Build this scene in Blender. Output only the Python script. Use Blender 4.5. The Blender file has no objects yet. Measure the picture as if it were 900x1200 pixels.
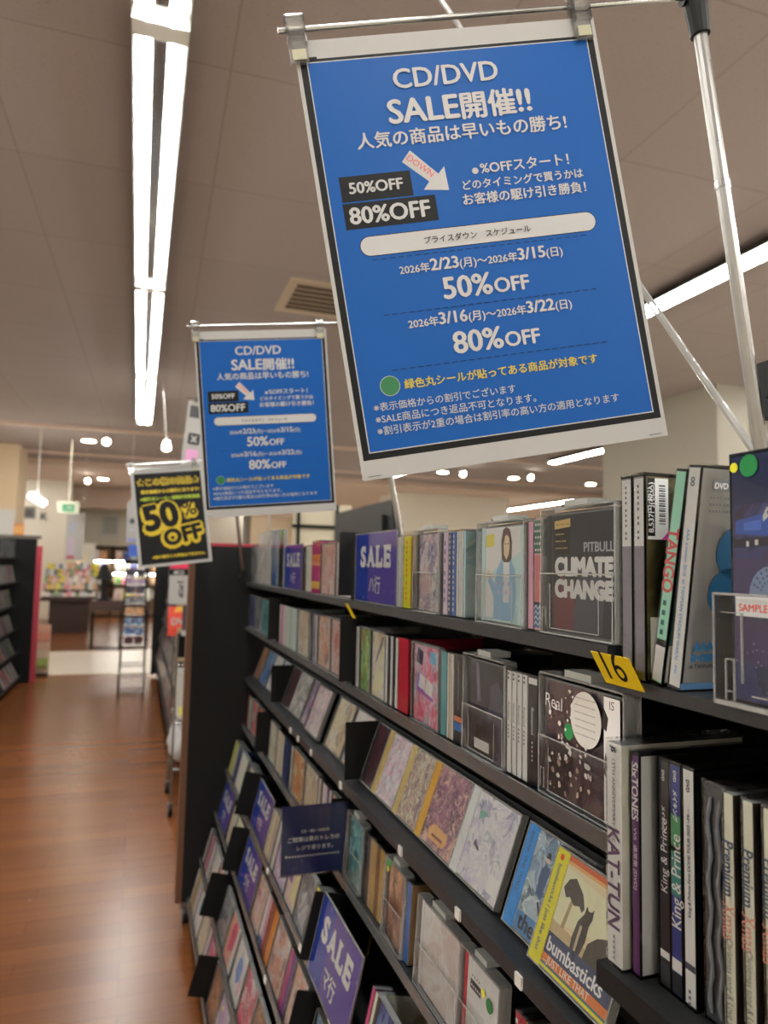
import bpy, math, random
from mathutils import Vector, Matrix
random.seed(7)
SC = bpy.context.scene
COL = SC.collection
EYE = 1.385                       # camera height above the floor

# ------------------------------------------------------------------ camera, light, exposure
F = 832.0
def _frame():
    y = Vector((162-450, 660-600, F)).normalized()
    x = Vector((2830-450, 715-600, F)); x = (x - y*x.dot(y)).normalized()
    z = -y.cross(x)
    if z.y > 0: z = -z
    return x, y, z                # world axes written in camera axes (right, down, forward)
AX, AY, AZ = _frame()
cam_d = bpy.data.cameras.new('camera'); cam = bpy.data.objects.new('camera', cam_d); COL.objects.link(cam)
cam_d.sensor_fit = 'VERTICAL'; cam_d.sensor_height = 36; cam_d.lens = 36*F/1200
cam_d.clip_start = .02
right = Vector((AX[0], AY[0], AZ[0])); down = Vector((AX[1], AY[1], AZ[1])); fwd = Vector((AX[2], AY[2], AZ[2]))
cam.matrix_world = Matrix(((right.x, -down.x, -fwd.x, 0), (right.y, -down.y, -fwd.y, 0), (right.z, -down.z, -fwd.z, EYE), (0, 0, 0, 1)))
cam_d.dof.use_dof = True; cam_d.dof.focus_distance = .74; cam_d.dof.aperture_fstop = 5.8
SC.camera = cam
SC.view_settings.view_transform = 'Standard'; SC.view_settings.look = 'None'
SC.view_settings.gamma = 1; SC.view_settings.use_curve_mapping = False
SC.view_settings.exposure = 1.18
TUBE = 30.0                       # radiance of the fluorescent tubes
w = bpy.data.worlds.new('world'); SC.world = w; w.use_nodes = True
w.node_tree.nodes['Background'].inputs[0].default_value = (.9, .95, 1, 1)
w.node_tree.nodes['Background'].inputs[1].default_value = .25
SC.cycles.transparent_max_bounces = 28
SC.cycles.max_bounces = 8
SC.cycles.caustics_reflective = False; SC.cycles.caustics_refractive = False
SC.cycles.sample_clamp_indirect = 4

def ray(px, py):
    c = Vector((px-450, py-600, F))
    return Vector((AX.dot(c), AY.dot(c), AZ.dot(c)))
def at_x(px, py, X): d = ray(px, py); return d*(X/d.x) + Vector((0, 0, EYE))
def at_y(px, py, Y): d = ray(px, py); return d*(Y/d.y) + Vector((0, 0, EYE))
def at_z(px, py, Z): d = ray(px, py); return d*((Z-EYE)/d.z) + Vector((0, 0, EYE))
def along(X, Z, px):              # distance down the aisle of a point of the line (X, Z), Z above the floor
    k = (px-450)/F; Z = Z-EYE
    return -((AX[0]-k*AX[2])*X + (AZ[0]-k*AZ[2])*Z)/(AY[0]-k*AY[2])

# ------------------------------------------------------------------ materials
def lin(h):
    if not isinstance(h, str): return (*h, 1) if len(h) == 3 else h
    h = h.lstrip('#'); o = []
    for i in (0, 2, 4):
        c = int(h[i:i+2], 16)/255
        o.append(c/12.92 if c <= .04045 else ((c+.055)/1.055)**2.4)
    return (*o, 1)
MATS = {}
def pbr(name, col, rough=.5, metal=0, emit=0, bump=None, coat=0, spec=.5):
    if name in MATS: return MATS[name]
    m = bpy.data.materials.new(name); m.use_nodes = True; nt = m.node_tree; b = nt.nodes['Principled BSDF']
    b.inputs['Base Color'].default_value = lin(col); b.inputs['Roughness'].default_value = rough
    b.inputs['Metallic'].default_value = metal; b.inputs['Specular IOR Level'].default_value = spec
    if coat: b.inputs['Coat Weight'].default_value = coat; b.inputs['Coat Roughness'].default_value = .08
    if emit: b.inputs['Emission Color'].default_value = lin(col); b.inputs['Emission Strength'].default_value = emit
    tc = nt.nodes.new('ShaderNodeTexCoord'); nz = nt.nodes.new('ShaderNodeTexNoise')
    nz.inputs['Scale'].default_value = bump[0] if bump else 60
    nt.links.new(tc.outputs['Object'], nz.inputs['Vector'])
    if bump:
        bp = nt.nodes.new('ShaderNodeBump'); bp.inputs['Strength'].default_value = bump[1]; bp.inputs['Distance'].default_value = .002
        nt.links.new(nz.outputs['Fac'], bp.inputs['Height']); nt.links.new(bp.outputs['Normal'], b.inputs['Normal'])
    mr = nt.nodes.new('ShaderNodeMapRange'); mr.inputs[3].default_value = max(.02, rough-.06); mr.inputs[4].default_value = min(1, rough+.06)
    nt.links.new(nz.outputs['Fac'], mr.inputs[0]); nt.links.new(mr.outputs[0], b.inputs['Roughness'])
    MATS[name] = m; return m
INK = 1.7                        # printed colours were read off a dim photograph: lift them to the ink's own reflectance
def ink(h): return (*[min(.82, c*INK) for c in lin(h)[:3]], 1)
def C(hexcol, rough=.4): return pbr('print_'+hexcol.lstrip('#')+('' if rough == .4 else '_%d' % (rough*100)), ink(hexcol), rough)
def clear(name, tint=.93, base=.06, rough=.06, bump=None, haze=0):
    if name in MATS: return MATS[name]
    m = bpy.data.materials.new(name); m.use_nodes = True; nt = m.node_tree; N = nt.nodes; N.clear(); L = nt.links
    out = N.new('ShaderNodeOutputMaterial'); mix = N.new('ShaderNodeMixShader'); tr = N.new('ShaderNodeBsdfTransparent'); gl = N.new('ShaderNodeBsdfGlossy')
    tr.inputs[0].default_value = (tint, tint, tint, 1); gl.inputs['Roughness'].default_value = rough
    lw = N.new('ShaderNodeFresnel'); lw.inputs[0].default_value = 1.45
    ad = N.new('ShaderNodeMath'); ad.operation = 'ADD'; ad.inputs[1].default_value = base-.04; ad.use_clamp = True
    L.new(lw.outputs[0], ad.inputs[0]); L.new(ad.outputs[0], mix.inputs[0])
    L.new(tr.outputs[0], mix.inputs[1]); L.new(gl.outputs[0], mix.inputs[2])
    last = mix
    if haze:
        df = N.new('ShaderNodeBsdfDiffuse'); df.inputs[0].default_value = (.75, .76, .75, 1)
        m2 = N.new('ShaderNodeMixShader'); m2.inputs[0].default_value = haze
        L.new(mix.outputs[0], m2.inputs[1]); L.new(df.outputs[0], m2.inputs[2]); last = m2
    if bump:
        tc = N.new('ShaderNodeTexCoord'); nz = N.new('ShaderNodeTexNoise'); nz.inputs['Scale'].default_value = bump[0]; nz.inputs['Detail'].default_value = 3
        nz.inputs['Distortion'].default_value = 1.2
        oi = N.new('ShaderNodeObjectInfo'); va = N.new('ShaderNodeVectorMath'); va.operation = 'ADD'
        ml = N.new('ShaderNodeMath'); ml.operation = 'MULTIPLY'; ml.inputs[1].default_value = 30
        L.new(oi.outputs['Random'], ml.inputs[0]); L.new(tc.outputs['Object'], va.inputs[0]); L.new(ml.outputs[0], va.inputs[1]); L.new(va.outputs[0], nz.inputs['Vector'])
        bp = N.new('ShaderNodeBump'); bp.inputs['Strength'].default_value = bump[1]; bp.inputs['Distance'].default_value = .004
        L.new(nz.outputs['Fac'], bp.inputs['Height']); L.new(bp.outputs[0], gl.inputs['Normal']); L.new(bp.outputs[0], lw.inputs['Normal'])
    L.new(last.outputs[0], out.inputs[0]); MATS[name] = m; return m
M_CASE = clear('clear_case_plastic', .99, .045)
M_FILM = clear('crinkled_film', .99, .06, .05, (30, .8))
M_EDGE = clear('case_edge_plastic', .9, .1, .12, None, .26)
M_ACRYL = clear('acrylic_plate', .985, .05)
M_CLIP = clear('clear_clip_plastic', .97, .14, .08, None, .12)
M_ROD = clear('twisted_clear_rod', .8, .25, .12, (40, .6), .35)
M_TRAY = pbr('grey_case_tray', '#85888a', .25)
M_BLACK = pbr('black_powder_coat', '#0f1012', .6, bump=(220, .05), spec=.3)
M_BLACKP = pbr('black_plastic', '#0a0b0c', .5, spec=.3)
M_LEDGE = pbr('dark_grey_ledge', '#202226', .42, bump=(160, .1))
M_WHITE = pbr('white_paper', '#dcdcd8', .45)
M_CHROME = pbr('chrome', '#b9bab8', .22, 1)
M_STEEL = pbr('satin_steel', '#9c9a97', .3, 1)
M_WOODEDGE = pbr('brown_edge_band', '#6b4a35', .5)
M_TUBE = None

ART = {  # palettes of the printed covers
 'greyclear': ('#777b80', '#4a4e55', '#9a9ea2', '#2e3136', 3), 'white': ('#d9d6cc', '#c9c7be', '#e8e6df', '#b4b0a8', 2),
 'blue': ('#3c5f96', '#23457e', '#6e8fb8', '#c8d2da', 3), 'black': ('#16171a', '#222428', '#0c0c0e', '#3b3d42', 3),
 'navy': ('#2a3764', '#1d2748', '#4a5a8c', '#8d97b4', 4), 'cream': ('#d8cdb4', '#c9b898', '#e6dfce', '#a58f74', 4),
 'magenta': ('#a62b59', '#7c1e44', '#c9517c', '#dd9999', 3), 'pinkface': ('#d8a49a', '#c98078', '#e8d0c4', '#b24f52', 5),
 'salmon': ('#cf9c86', '#b97f6c', '#e6cdbd', '#7f5a58', 5), 'palepink': ('#dcb9b4', '#e9d6d0', '#c6928f', '#a9a3a8', 5),
 'sky': ('#a9c6d6', '#8fb2cb', '#cfdde2', '#7ba0bd', 2), 'groupphoto': ('#b89a94', '#6b6285', '#d2bdb4', '#463f5c', 8),
 'lilac': ('#b7a3c9', '#9986b4', '#d8cde0', '#7d6fa0', 4), 'green': ('#60844a', '#3f6334', '#93a977', '#d38a52', 5),
 'beige': ('#cbb79f', '#b59c81', '#ddd0bd', '#8d7661', 4), 'pinkred': ('#cf5a78', '#b23b55', '#e596ab', '#8fb0cf', 6),
 'darkrock': ('#2b2a33', '#1b1a20', '#474656', '#0e0e12', 3), 'realrock': ('#3a3038', '#4f3c42', '#2a2832', '#8d7d7a', 5),
 'anime': ('#b7a6be', '#8f86b4', '#d8c6c6', '#5f6f93', 9), 'animegold': ('#a08579', '#74596b', '#c9ae92', '#4e4050', 10),
 'animered': ('#8d5f76', '#6b4661', '#b98a7f', '#4d3a5c', 10), 'animepale': ('#c3bccb', '#a9a0bf', '#ded4d3', '#7c83a8', 8),
 'animepink': ('#cdb2bd', '#b88fa5', '#e0d0d0', '#8aa0b8', 10), 'bluegroup': ('#6d86a0', '#4b6180', '#98a9b6', '#31435f', 7),
 'darkred': ('#2c1f24', '#43292f', '#1a1519', '#7d4652', 7), 'bw': ('#a9a9a5', '#5e5f60', '#d2d1cb', '#2e2f31', 6),
 'purple': ('#8c6f8f', '#63506f', '#bb9fb0', '#44385a', 7), 'lightpink': ('#cfb0ae', '#b58f9a', '#d9cfd2', '#8f9fbf', 6),
 'orange': ('#c98a55', '#b0673c', '#ddb590', '#8c5a48', 6), 'brown': ('#8d6650', '#6b4a3c', '#a9836a', '#4a3630', 5),
 'tealart': ('#4e8f95', '#2f6a74', '#83b5b5', '#27474f', 4), 'pinkwhite': ('#d2b9b4', '#c6a8a4', '#dccbc6', '#b69a96', 2),
 'whitecard': ('#d6cfcc', '#cdc3c0', '#dfdad6', '#c3b6b2', 2), 'plaid': ('#7d3f38', '#5e2d2c', '#a35c48', '#2f1c1e', 4),
 'magpurple': ('#9c3f7c', '#6c3478', '#c46a96', '#54306b', 4), 'redpink': ('#c3526a', '#a63950', '#e3a6aa', '#7a3446', 5),
 'bluewhite': ('#a5b4cc', '#7d93ba', '#d5d8de', '#c78f9a', 4), 'concert': ('#232848', '#1a1d36', '#34386a', '#4d3a63', 5),
 'olive': ('#7d7350', '#6f6545', '#8b815d', '#5f573c', 2), 'grass': ('#5c7a4a', '#3f5c36', '#8aa06a', '#c5c092', 5),
 'yellow': ('#d9b12c', '#caa01f', '#e2c455', '#b98a1c', 2), 'sand': ('#bdb093', '#a79a7e', '#cfc4aa', '#8f8268', 4),
 'redmag': ('#b8474a', '#d9c7bc', '#8c2f38', '#4d3a40', 5)}
def dim(h, k): return (*[min(.85, c*k) for c in ink(h)[:3]], 1)
def art(key):
    n = 'cover_art_'+key
    if n in MATS: return MATS[n]
    a, b_, c, d, sc = ART[key]
    m = bpy.data.materials.new(n); m.use_nodes = True; nt = m.node_tree; N = nt.nodes; L = nt.links; b = N['Principled BSDF']
    b.inputs['Roughness'].default_value = .3
    uv = N.new('ShaderNodeUVMap'); oi = N.new('ShaderNodeObjectInfo'); ml = N.new('ShaderNodeMath'); ml.operation = 'MULTIPLY'; ml.inputs[1].default_value = 40
    va = N.new('ShaderNodeVectorMath'); va.operation = 'ADD'
    L.new(oi.outputs['Random'], ml.inputs[0]); L.new(uv.outputs[0], va.inputs[0]); L.new(ml.outputs[0], va.inputs[1])
    nz = N.new('ShaderNodeTexNoise'); nz.inputs['Scale'].default_value = sc*.6; nz.inputs['Detail'].default_value = 7; nz.inputs['Distortion'].default_value = 1.2
    L.new(va.outputs[0], nz.inputs['Vector'])
    vo = N.new('ShaderNodeTexVoronoi'); vo.inputs['Scale'].default_value = sc*.75
    mx = N.new('ShaderNodeVectorMath'); mx.operation = 'MULTIPLY_ADD'; mx.inputs[1].default_value = (.45, .45, .45)
    L.new(nz.outputs['Color'], mx.inputs[0]); L.new(va.outputs[0], mx.inputs[2]); L.new(mx.outputs[0], vo.inputs['Vector'])
    r1 = N.new('ShaderNodeValToRGB'); r1.color_ramp.interpolation = 'CONSTANT'
    sp = N.new('ShaderNodeSeparateColor'); L.new(vo.outputs['Color'], sp.inputs[0]); L.new(sp.outputs[0], r1.inputs[0])
    e = r1.color_ramp.elements; e[0].position = .15; e[0].color = ink(a); e[1].position = .9; e[1].color = dim(d, .6)
    q = e.new(.4); q.color = dim(b_, .85); q = e.new(.65); q.color = dim(c, 1.3)
    r2 = N.new('ShaderNodeValToRGB'); e = r2.color_ramp.elements; e[0].position = .35; e[0].color = ink(a); e[1].position = .62; e[1].color = dim(d, .6)
    q = e.new(.48); q.color = dim(b_, .85); q = e.new(.56); q.color = dim(c, 1.3)
    L.new(nz.outputs['Fac'], r2.inputs[0])
    mc = N.new('ShaderNodeMix'); mc.data_type = 'RGBA'; mc.inputs[0].default_value = .5
    L.new(r1.outputs[0], mc.inputs[6]); L.new(r2.outputs[0], mc.inputs[7]); L.new(mc.outputs[2], b.inputs['Base Color'])
    MATS[n] = m; return m

# ------------------------------------------------------------------ mesh builder
_TXT = {}
def glyphs(s, bold=0.0):
    k = (s, bold)
    if k not in _TXT:
        cu = bpy.data.curves.new('t', 'FONT'); cu.body = s; cu.offset = bold; cu.resolution_u = 3
        o = bpy.data.objects.new('t', cu); me = bpy.data.meshes.new_from_object(o)
        vs = [v.co.copy() for v in me.vertices]; fs = [tuple(p.vertices) for p in me.polygons]
        bpy.data.objects.remove(o); bpy.data.meshes.remove(me); bpy.data.curves.remove(cu)
        x0 = min(v.x for v in vs); x1 = max(v.x for v in vs)
        _TXT[k] = ([(v.x-x0, v.y) for v in vs], fs, x1-x0)
    return _TXT[k]
class MB:
    def __init__(s): s.v = []; s.f = []; s.m = []; s.uv = []; s.mats = []; s.sm = []
    def mi(s, m):
        if m not in s.mats: s.mats.append(m)
        return s.mats.index(m)
    def face(s, pts, m, uv=None, smooth=False):
        i = len(s.v); s.v += [tuple(p) for p in pts]; s.f.append(tuple(range(i, i+len(pts)))); s.m.append(s.mi(m)); s.sm.append(smooth)
        s.uv.append(uv or [(0, 0), (1, 0), (1, 1), (0, 1)][:len(pts)] if len(pts) <= 4 else [(0, 0)]*len(pts))
    def box(s, x0, x1, y0, y1, z0, z1, m, M=None, mm=None):
        mm = mm or {}
        P = [Vector((x, y, z)) for x in (x0, x1) for y in (y0, y1) for z in (z0, z1)]
        if M: P = [M @ p for p in P]
        # faces: uv u runs to the viewer's right, v up
        for k, q in (('-x', (2, 0, 1, 3)), ('+x', (4, 6, 7, 5)), ('-y', (0, 4, 5, 1)), ('+y', (6, 2, 3, 7)), ('-z', (2, 6, 4, 0)), ('+z', (1, 5, 7, 3))):
            s.face([P[i] for i in q], mm.get(k, m))
        return s
    def prism(s, poly, d, m, side=None):
        n = len(poly); poly = [Vector(p) for p in poly]; d = Vector(d); b = [p+d for p in poly]
        s.face(poly[::-1], m); s.face(b, m)
        for i in range(n): s.face([poly[i], poly[(i+1) % n], b[(i+1) % n], b[i]], side or m)
        return s
    def tube(s, pts, r, m, n=10, cap=True):
        pts = [Vector(p) for p in pts]; rs = r if isinstance(r, (list, tuple)) else [r]*len(pts); rings = []
        for i, p in enumerate(pts):
            d = (pts[min(i+1, len(pts)-1)]-pts[max(i-1, 0)]).normalized()
            a = d.cross(Vector((0, 0, 1)) if abs(d.z) < .9 else Vector((1, 0, 0))).normalized(); b = d.cross(a)
            rings.append([p+(a*math.cos(t)+b*math.sin(t))*rs[i] for t in [2*math.pi*j/n for j in range(n)]])
        for i in range(len(rings)-1):
            for j in range(n): s.face([rings[i][j], rings[i][(j+1) % n], rings[i+1][(j+1) % n], rings[i+1][j]], m, smooth=True)
        if cap: s.face(rings[0][::-1], m); s.face(rings[-1], m)
        return s
    def disc(s, M, r, m, n=28, ry=None):
        s.face([M @ Vector((math.cos(2*math.pi*i/n)*r, math.sin(2*math.pi*i/n)*(ry or r), 0)) for i in range(n)], m); return s
    def text(s, str_, M, width=None, size=None, m=None, bold=0.0, squash=1.0, align='l'):
        g, fs, w = glyphs(str_, 0.0)
        if bold < 0: g, fs, w = glyphs(str_, bold); bold = 0
        k = width/(w+2*bold) if width else size
        ky = k*squash
        dx = {'l': 0, 'c': -w*k/2, 'r': -w*k}[align]
        mi = s.mi(m); dirs = [(0, 0)]                 # heavier strokes: the outline struck several times around itself
        if bold > .03: dirs = [(math.cos(2*math.pi*j/10)*bold, math.sin(2*math.pi*j/10)*bold) for j in range(10)]
        elif bold > 0: dirs = [(-bold, 0), (bold, 0), (0, bold*.7), (0, -bold*.7)]
        if bold > .07: dirs += [(a*.5, c*.5) for a, c in dirs]
        for i_, (bx, by) in enumerate(dirs):
            base = len(s.v); s.v += [tuple(M @ Vector(((x+bx+bold)*k+dx, (y+by)*ky, i_*1e-6))) for x, y in g]
            for f in fs: s.f.append(tuple(base+i for i in f)); s.m.append(mi); s.sm.append(False); s.uv.append([(0, 0)]*len(f))
        return s
    def line(s, segs, M, u, v, width, m):
        tot = sum((glyphs(t)[2]+2*b)*k+.05*k for t, k, b in segs); q = width/tot; x = u
        for t, k, b in segs:
            s.text(t, M @ Matrix.Translation((x, v, 0)), size=k*q, m=m, bold=b); x += (glyphs(t)[2]+2*b+.05)*k*q
    def build(s, name, parent=None, loc=(0, 0, 0), rot=(0, 0, 0)):
        me = bpy.data.meshes.new(name); me.from_pydata(s.v, [], s.f)
        for m in s.mats: me.materials.append(m)
        me.polygons.foreach_set('material_index', s.m); me.polygons.foreach_set('use_smooth', s.sm)
        ul = me.uv_layers.new(name='UVMap'); flat = []
        for uv in s.uv:
            for a in uv: flat += a
        ul.data.foreach_set('uv', flat); me.update()
        o = bpy.data.objects.new(name, me); COL.objects.link(o); o.location = loc; o.rotation_euler = rot
        if parent: o.parent = parent
        return o
LABELS = {}
def tag(o, label, cat, group=None):
    n = len(label.replace(' - ', ' ').split())
    if not 4 <= n <= 16: print('LABEL WORDS', n, label)
    if label in LABELS: print('LABEL TWICE', label)
    LABELS[label] = 1
    o['label'] = label; o['category'] = cat
    if group: o['group'] = group
    return o
def empty(name, loc, rot=(0, 0, 0)):
    o = bpy.data.objects.new(name, None); COL.objects.link(o); o.location = loc; o.rotation_euler = rot; o.empty_display_size = .02; return o
def struct(o): o['kind'] = 'structure'; return o
def T(x=0, y=0, z=0): return Matrix.Translation((x, y, z))
def frame(o, u, v):               # matrix whose x is u, y is v (both unit), z their cross product
    n = Vector(u).cross(Vector(v))
    return Matrix(((u[0], v[0], n[0], o[0]), (u[1], v[1], n[1], o[1]), (u[2], v[2], n[2], o[2]), (0, 0, 0, 1)))
# ------------------------------------------------------------------ the room
CEIL = EYE+2.1
def floor_mat():
    m = bpy.data.materials.new('wood_plank_floor'); m.use_nodes = True; nt = m.node_tree; N = nt.nodes; L = nt.links; b = N['Principled BSDF']
    tc = N.new('ShaderNodeTexCoord'); br = N.new('ShaderNodeTexBrick'); br.offset = .37; br.offset_frequency = 3
    br.inputs['Scale'].default_value = 1; br.inputs['Brick Width'].default_value = .92; br.inputs['Row Height'].default_value = .101
    br.inputs['Mortar Size'].default_value = .0012; br.inputs['Mortar Smooth'].default_value = .1
    br.inputs['Color1'].default_value = lin('#804d29'); br.inputs['Color2'].default_value = lin('#704324'); br.inputs['Mortar'].default_value = lin('#5a341b')
    L.new(tc.outputs['Object'], br.inputs['Vector'])
    mp = N.new('ShaderNodeMapping'); mp.inputs['Scale'].default_value = (.5, 70, 1); nz = N.new('ShaderNodeTexNoise'); nz.inputs['Scale'].default_value = 2.2; nz.inputs['Detail'].default_value = 4
    L.new(tc.outputs['Object'], mp.inputs[0]); L.new(mp.outputs[0], nz.inputs['Vector'])
    rr = N.new('ShaderNodeValToRGB'); e = rr.color_ramp.elements; e[0].position = .3; e[0].color = (.8, .79, .78, 1); e[1].position = .7; e[1].color = (1.1, 1.1, 1.1, 1)
    L.new(nz.outputs['Fac'], rr.inputs[0])
    mx = N.new('ShaderNodeMix'); mx.data_type = 'RGBA'; mx.blend_type = 'MULTIPLY'; mx.inputs[0].default_value = 1
    L.new(br.outputs['Color'], mx.inputs[6]); L.new(rr.outputs[0], mx.inputs[7])
    # the pale tile strip that crosses the aisle
    sx = N.new('ShaderNodeSeparateXYZ'); L.new(tc.outputs['Object'], sx.inputs[0])
    g0 = N.new('ShaderNodeMath'); g0.operation = 'COMPARE'; g0.inputs[1].default_value = 10.9; g0.inputs[2].default_value = 1.25; L.new(sx.outputs[1], g0.inputs[0])
    g1 = N.new('ShaderNodeMath'); g1.operation = 'GREATER_THAN'; g1.inputs[1].default_value = 1.1; L.new(sx.outputs[0], g1.inputs[0])   # unseen floor right, left and behind, made pale to bounce light upward
    g2 = N.new('ShaderNodeMath'); g2.operation = 'LESS_THAN'; g2.inputs[1].default_value = -2.3; L.new(sx.outputs[0], g2.inputs[0])
    g3 = N.new('ShaderNodeMath'); g3.operation = 'LESS_THAN'; g3.inputs[1].default_value = -.6; L.new(sx.outputs[1], g3.inputs[0])
    g4 = N.new('ShaderNodeMath'); g4.operation = 'MAXIMUM'; L.new(g1.outputs[0], g4.inputs[0]); L.new(g2.outputs[0], g4.inputs[1])
    g5 = N.new('ShaderNodeMath'); g5.operation = 'MAXIMUM'; L.new(g4.outputs[0], g5.inputs[0]); L.new(g3.outputs[0], g5.inputs[1])
    g = N.new('ShaderNodeMath'); g.operation = 'MAXIMUM'; L.new(g5.outputs[0], g.inputs[0]); L.new(g0.outputs[0], g.inputs[1])
    m2 = N.new('ShaderNodeMix'); m2.data_type = 'RGBA'; m2.inputs[7].default_value = lin('#ddd2c2'); L.new(g.outputs[0], m2.inputs[0]); L.new(mx.outputs[2], m2.inputs[6])
    L.new(m2.outputs[2], b.inputs['Base Color'])
    n2 = N.new('ShaderNodeTexNoise'); n2.inputs['Scale'].default_value = 30; L.new(tc.outputs['Object'], n2.inputs['Vector'])
    mr = N.new('ShaderNodeMapRange'); mr.inputs[3].default_value = .22; mr.inputs[4].default_value = .29; L.new(n2.outputs['Fac'], mr.inputs[0]); L.new(mr.outputs[0], b.inputs['Roughness'])
    bp = N.new('ShaderNodeBump'); bp.inputs['Strength'].default_value = .1; bp.invert = True; bp.inputs['Distance'].default_value = .001
    L.new(br.outputs['Fac'], bp.inputs['Height']); L.new(bp.outputs[0], b.inputs['Normal'])
    b.inputs['Specular IOR Level'].default_value = .28
    return m
def ceil_mat():
    m = bpy.data.materials.new('mineral_tile_ceiling'); m.use_nodes = True; nt = m.node_tree; N = nt.nodes; L = nt.links; b = N['Principled BSDF']
    b.inputs['Roughness'].default_value = .9
    tc = N.new('ShaderNodeTexCoord'); mp = N.new('ShaderNodeMapping'); mp.inputs['Location'].default_value = (.76, .0, 0); br = N.new('ShaderNodeTexBrick'); br.offset = 0
    mp.inputs['Rotation'].default_value = (0, 0, .02)
    br.inputs['Scale'].default_value = 1; br.inputs['Brick Width'].default_value = .98; br.inputs['Row Height'].default_value = .98
    br.inputs['Mortar Size'].default_value = .005; br.inputs['Mortar Smooth'].default_value = .2
    br.inputs['Color1'].default_value = lin('#9f9492'); br.inputs['Color2'].default_value = lin('#9c918f'); br.inputs['Mortar'].default_value = lin('#8d827e')
    L.new(tc.outputs['Object'], mp.inputs[0]); L.new(mp.outputs[0], br.inputs['Vector'])
    vo = N.new('ShaderNodeTexNoise'); vo.inputs['Scale'].default_value = 70; vo.inputs['Detail'].default_value = 2; L.new(tc.outputs['Object'], vo.inputs['Vector'])
    rr = N.new('ShaderNodeValToRGB'); e = rr.color_ramp.elements; e[0].position = .3; e[0].color = (.86, .85, .84, 1); e[1].position = .4; e[1].color = (1, 1, 1, 1)
    L.new(vo.outputs['Fac'], rr.inputs[0]); mx = N.new('ShaderNodeMix'); mx.data_type = 'RGBA'; mx.blend_type = 'MULTIPLY'; mx.inputs[0].default_value = 1
    L.new(br.outputs['Color'], mx.inputs[6]); L.new(rr.outputs[0], mx.inputs[7]); L.new(mx.outputs[2], b.inputs['Base Color'])
    return m
M_WALL = pbr('cream_wall', '#e3ddd0', .8, bump=(30, .05)); M_TAN = pbr('tan_wall', '#d0bb9d', .8); M_SOFFIT = pbr('painted_soffit', '#d8c2b4', .85)
M_CEIL = ceil_mat()
struct(MB().box(-7, 15, -6, 26, -.05, 0, floor_mat()).build('floor'))
struct(MB().box(-7, 15, -6, 16, CEIL, CEIL+.05, M_CEIL).build('ceiling'))
struct(MB().box(-7, 15, 16, 26, CEIL-.12, CEIL-.06, M_SOFFIT).build('ceiling_back'))
struct(MB().box(-7, 15, 15.9, 16.0, CEIL-.12, CEIL, M_SOFFIT).build('trim_1'))
struct(MB().box(-7, 15, 11.8, 11.86, CEIL-.05, CEIL, M_SOFFIT).build('trim_2'))
struct(MB().box(-7, 15, 14.75, 14.81, CEIL-.05, CEIL, M_SOFFIT).build('trim_3'))
struct(MB().box(-7, 15, 26, 26.1, 0, CEIL, M_WALL).build('wall_back'))
struct(MB().box(-7.1, -7, -6, 26, 0, CEIL, M_WALL).build('wall_left'))
struct(MB().box(15, 15.1, -6, 26, 0, CEIL, M_WALL).build('wall_right'))
struct(MB().box(-7, 15, -6.1, -6, 0, CEIL, M_WALL).build('wall_front'))
# hanging bulkhead and wall blocks at the end of the aisle
struct(MB().box(-6.9, 4.5, 20.6, 20.9, EYE+1.46, CEIL-.12, M_SOFFIT).build('wall_bulkhead'))
struct(MB().box(-4.6, -2.12, 14.2, 15.2, 0, CEIL, M_TAN).build('pillar_tan'))
struct(MB().box(-3.75, -1.62, 18.9, 19.2, 0, CEIL-.12, M_WALL).build('wall_side'))
struct(MB().box(-1.55, 3.0, 22.0, 22.2, 0, EYE+2.0, M_WALL).build('wall_rear'))
struct(MB().box(5.92, 6.36, 6.07, 8.1, 0, CEIL, pbr('plaster_pillar', '#aaa598', .85, bump=(12, .1))).build('pillar_plaster'))
struct(MB().box(6.2, 9.5, 17.2, 18.4, EYE+.95, CEIL-.12, M_WALL).build('wall_bulkhead_side'))
struct(MB().box(6.5, 14.9, 7.2, 7.5, 0, CEIL-.0, pbr('pale_partition', '#b9b5a9', .8)).build('wall_partition'))
struct(MB().box(3.6, 14.9, 24.6, 24.8, 0, CEIL-.12, M_TAN).build('wall_tan'))

# ceiling fixtures: twin-tube fluorescent battens
def tube_mat():
    m = bpy.data.materials.new('lit_fluorescent_tube'); m.use_nodes = True; nt = m.node_tree; nt.nodes.clear()
    e = nt.nodes.new('ShaderNodeEmission'); e.inputs[0].default_value = (1, .985, .93, 1); e.inputs[1].default_value = TUBE
    o = nt.nodes.new('ShaderNodeOutputMaterial'); nt.links.new(e.outputs[0], o.inputs[0]); return m
M_TUBE = tube_mat(); M_BODY = pbr('white_enamel', '#d6d6d0', .35); M_WING = pbr('bright_aluminium_reflector', '#a3a4a2', .16, 1)
LEN = 2.7
def make_batten():
    r = empty('fluorescent_light', (0, 0, 0))
    b = MB(); b.box(-.035, .035, .02, LEN-.02, -.05, 0, M_WING)
    for s in (-1, 1): b.face([(s*.035, .02, -.03), (s*.105, .02, -.075), (s*.105, LEN-.02, -.075), (s*.035, LEN-.02, -.03)][::s], M_WING)
    for y in (.0, LEN-.045): b.box(-.105, .105, y, y+.045, -.085, 0, M_BODY)
    b.build('reflector_body', r)
    for s in (-1, 1):
        MB().tube([(s*.045, .05, -.075), (s*.045, LEN-.05, -.075)], .0155, M_TUBE, 8).build('tube', r)
    return r
def dup(root, loc, rz=None):
    r = root.copy(); COL.objects.link(r); r.location = loc
    if rz is not None: r.rotation_euler.z = rz
    for ch in list(root.children):
        c = ch.copy(); COL.objects.link(c); c.parent = r
        for g in list(ch.children):
            d = g.copy(); COL.objects.link(d); d.parent = c
    return r
bat = make_batten(); first = True
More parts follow.
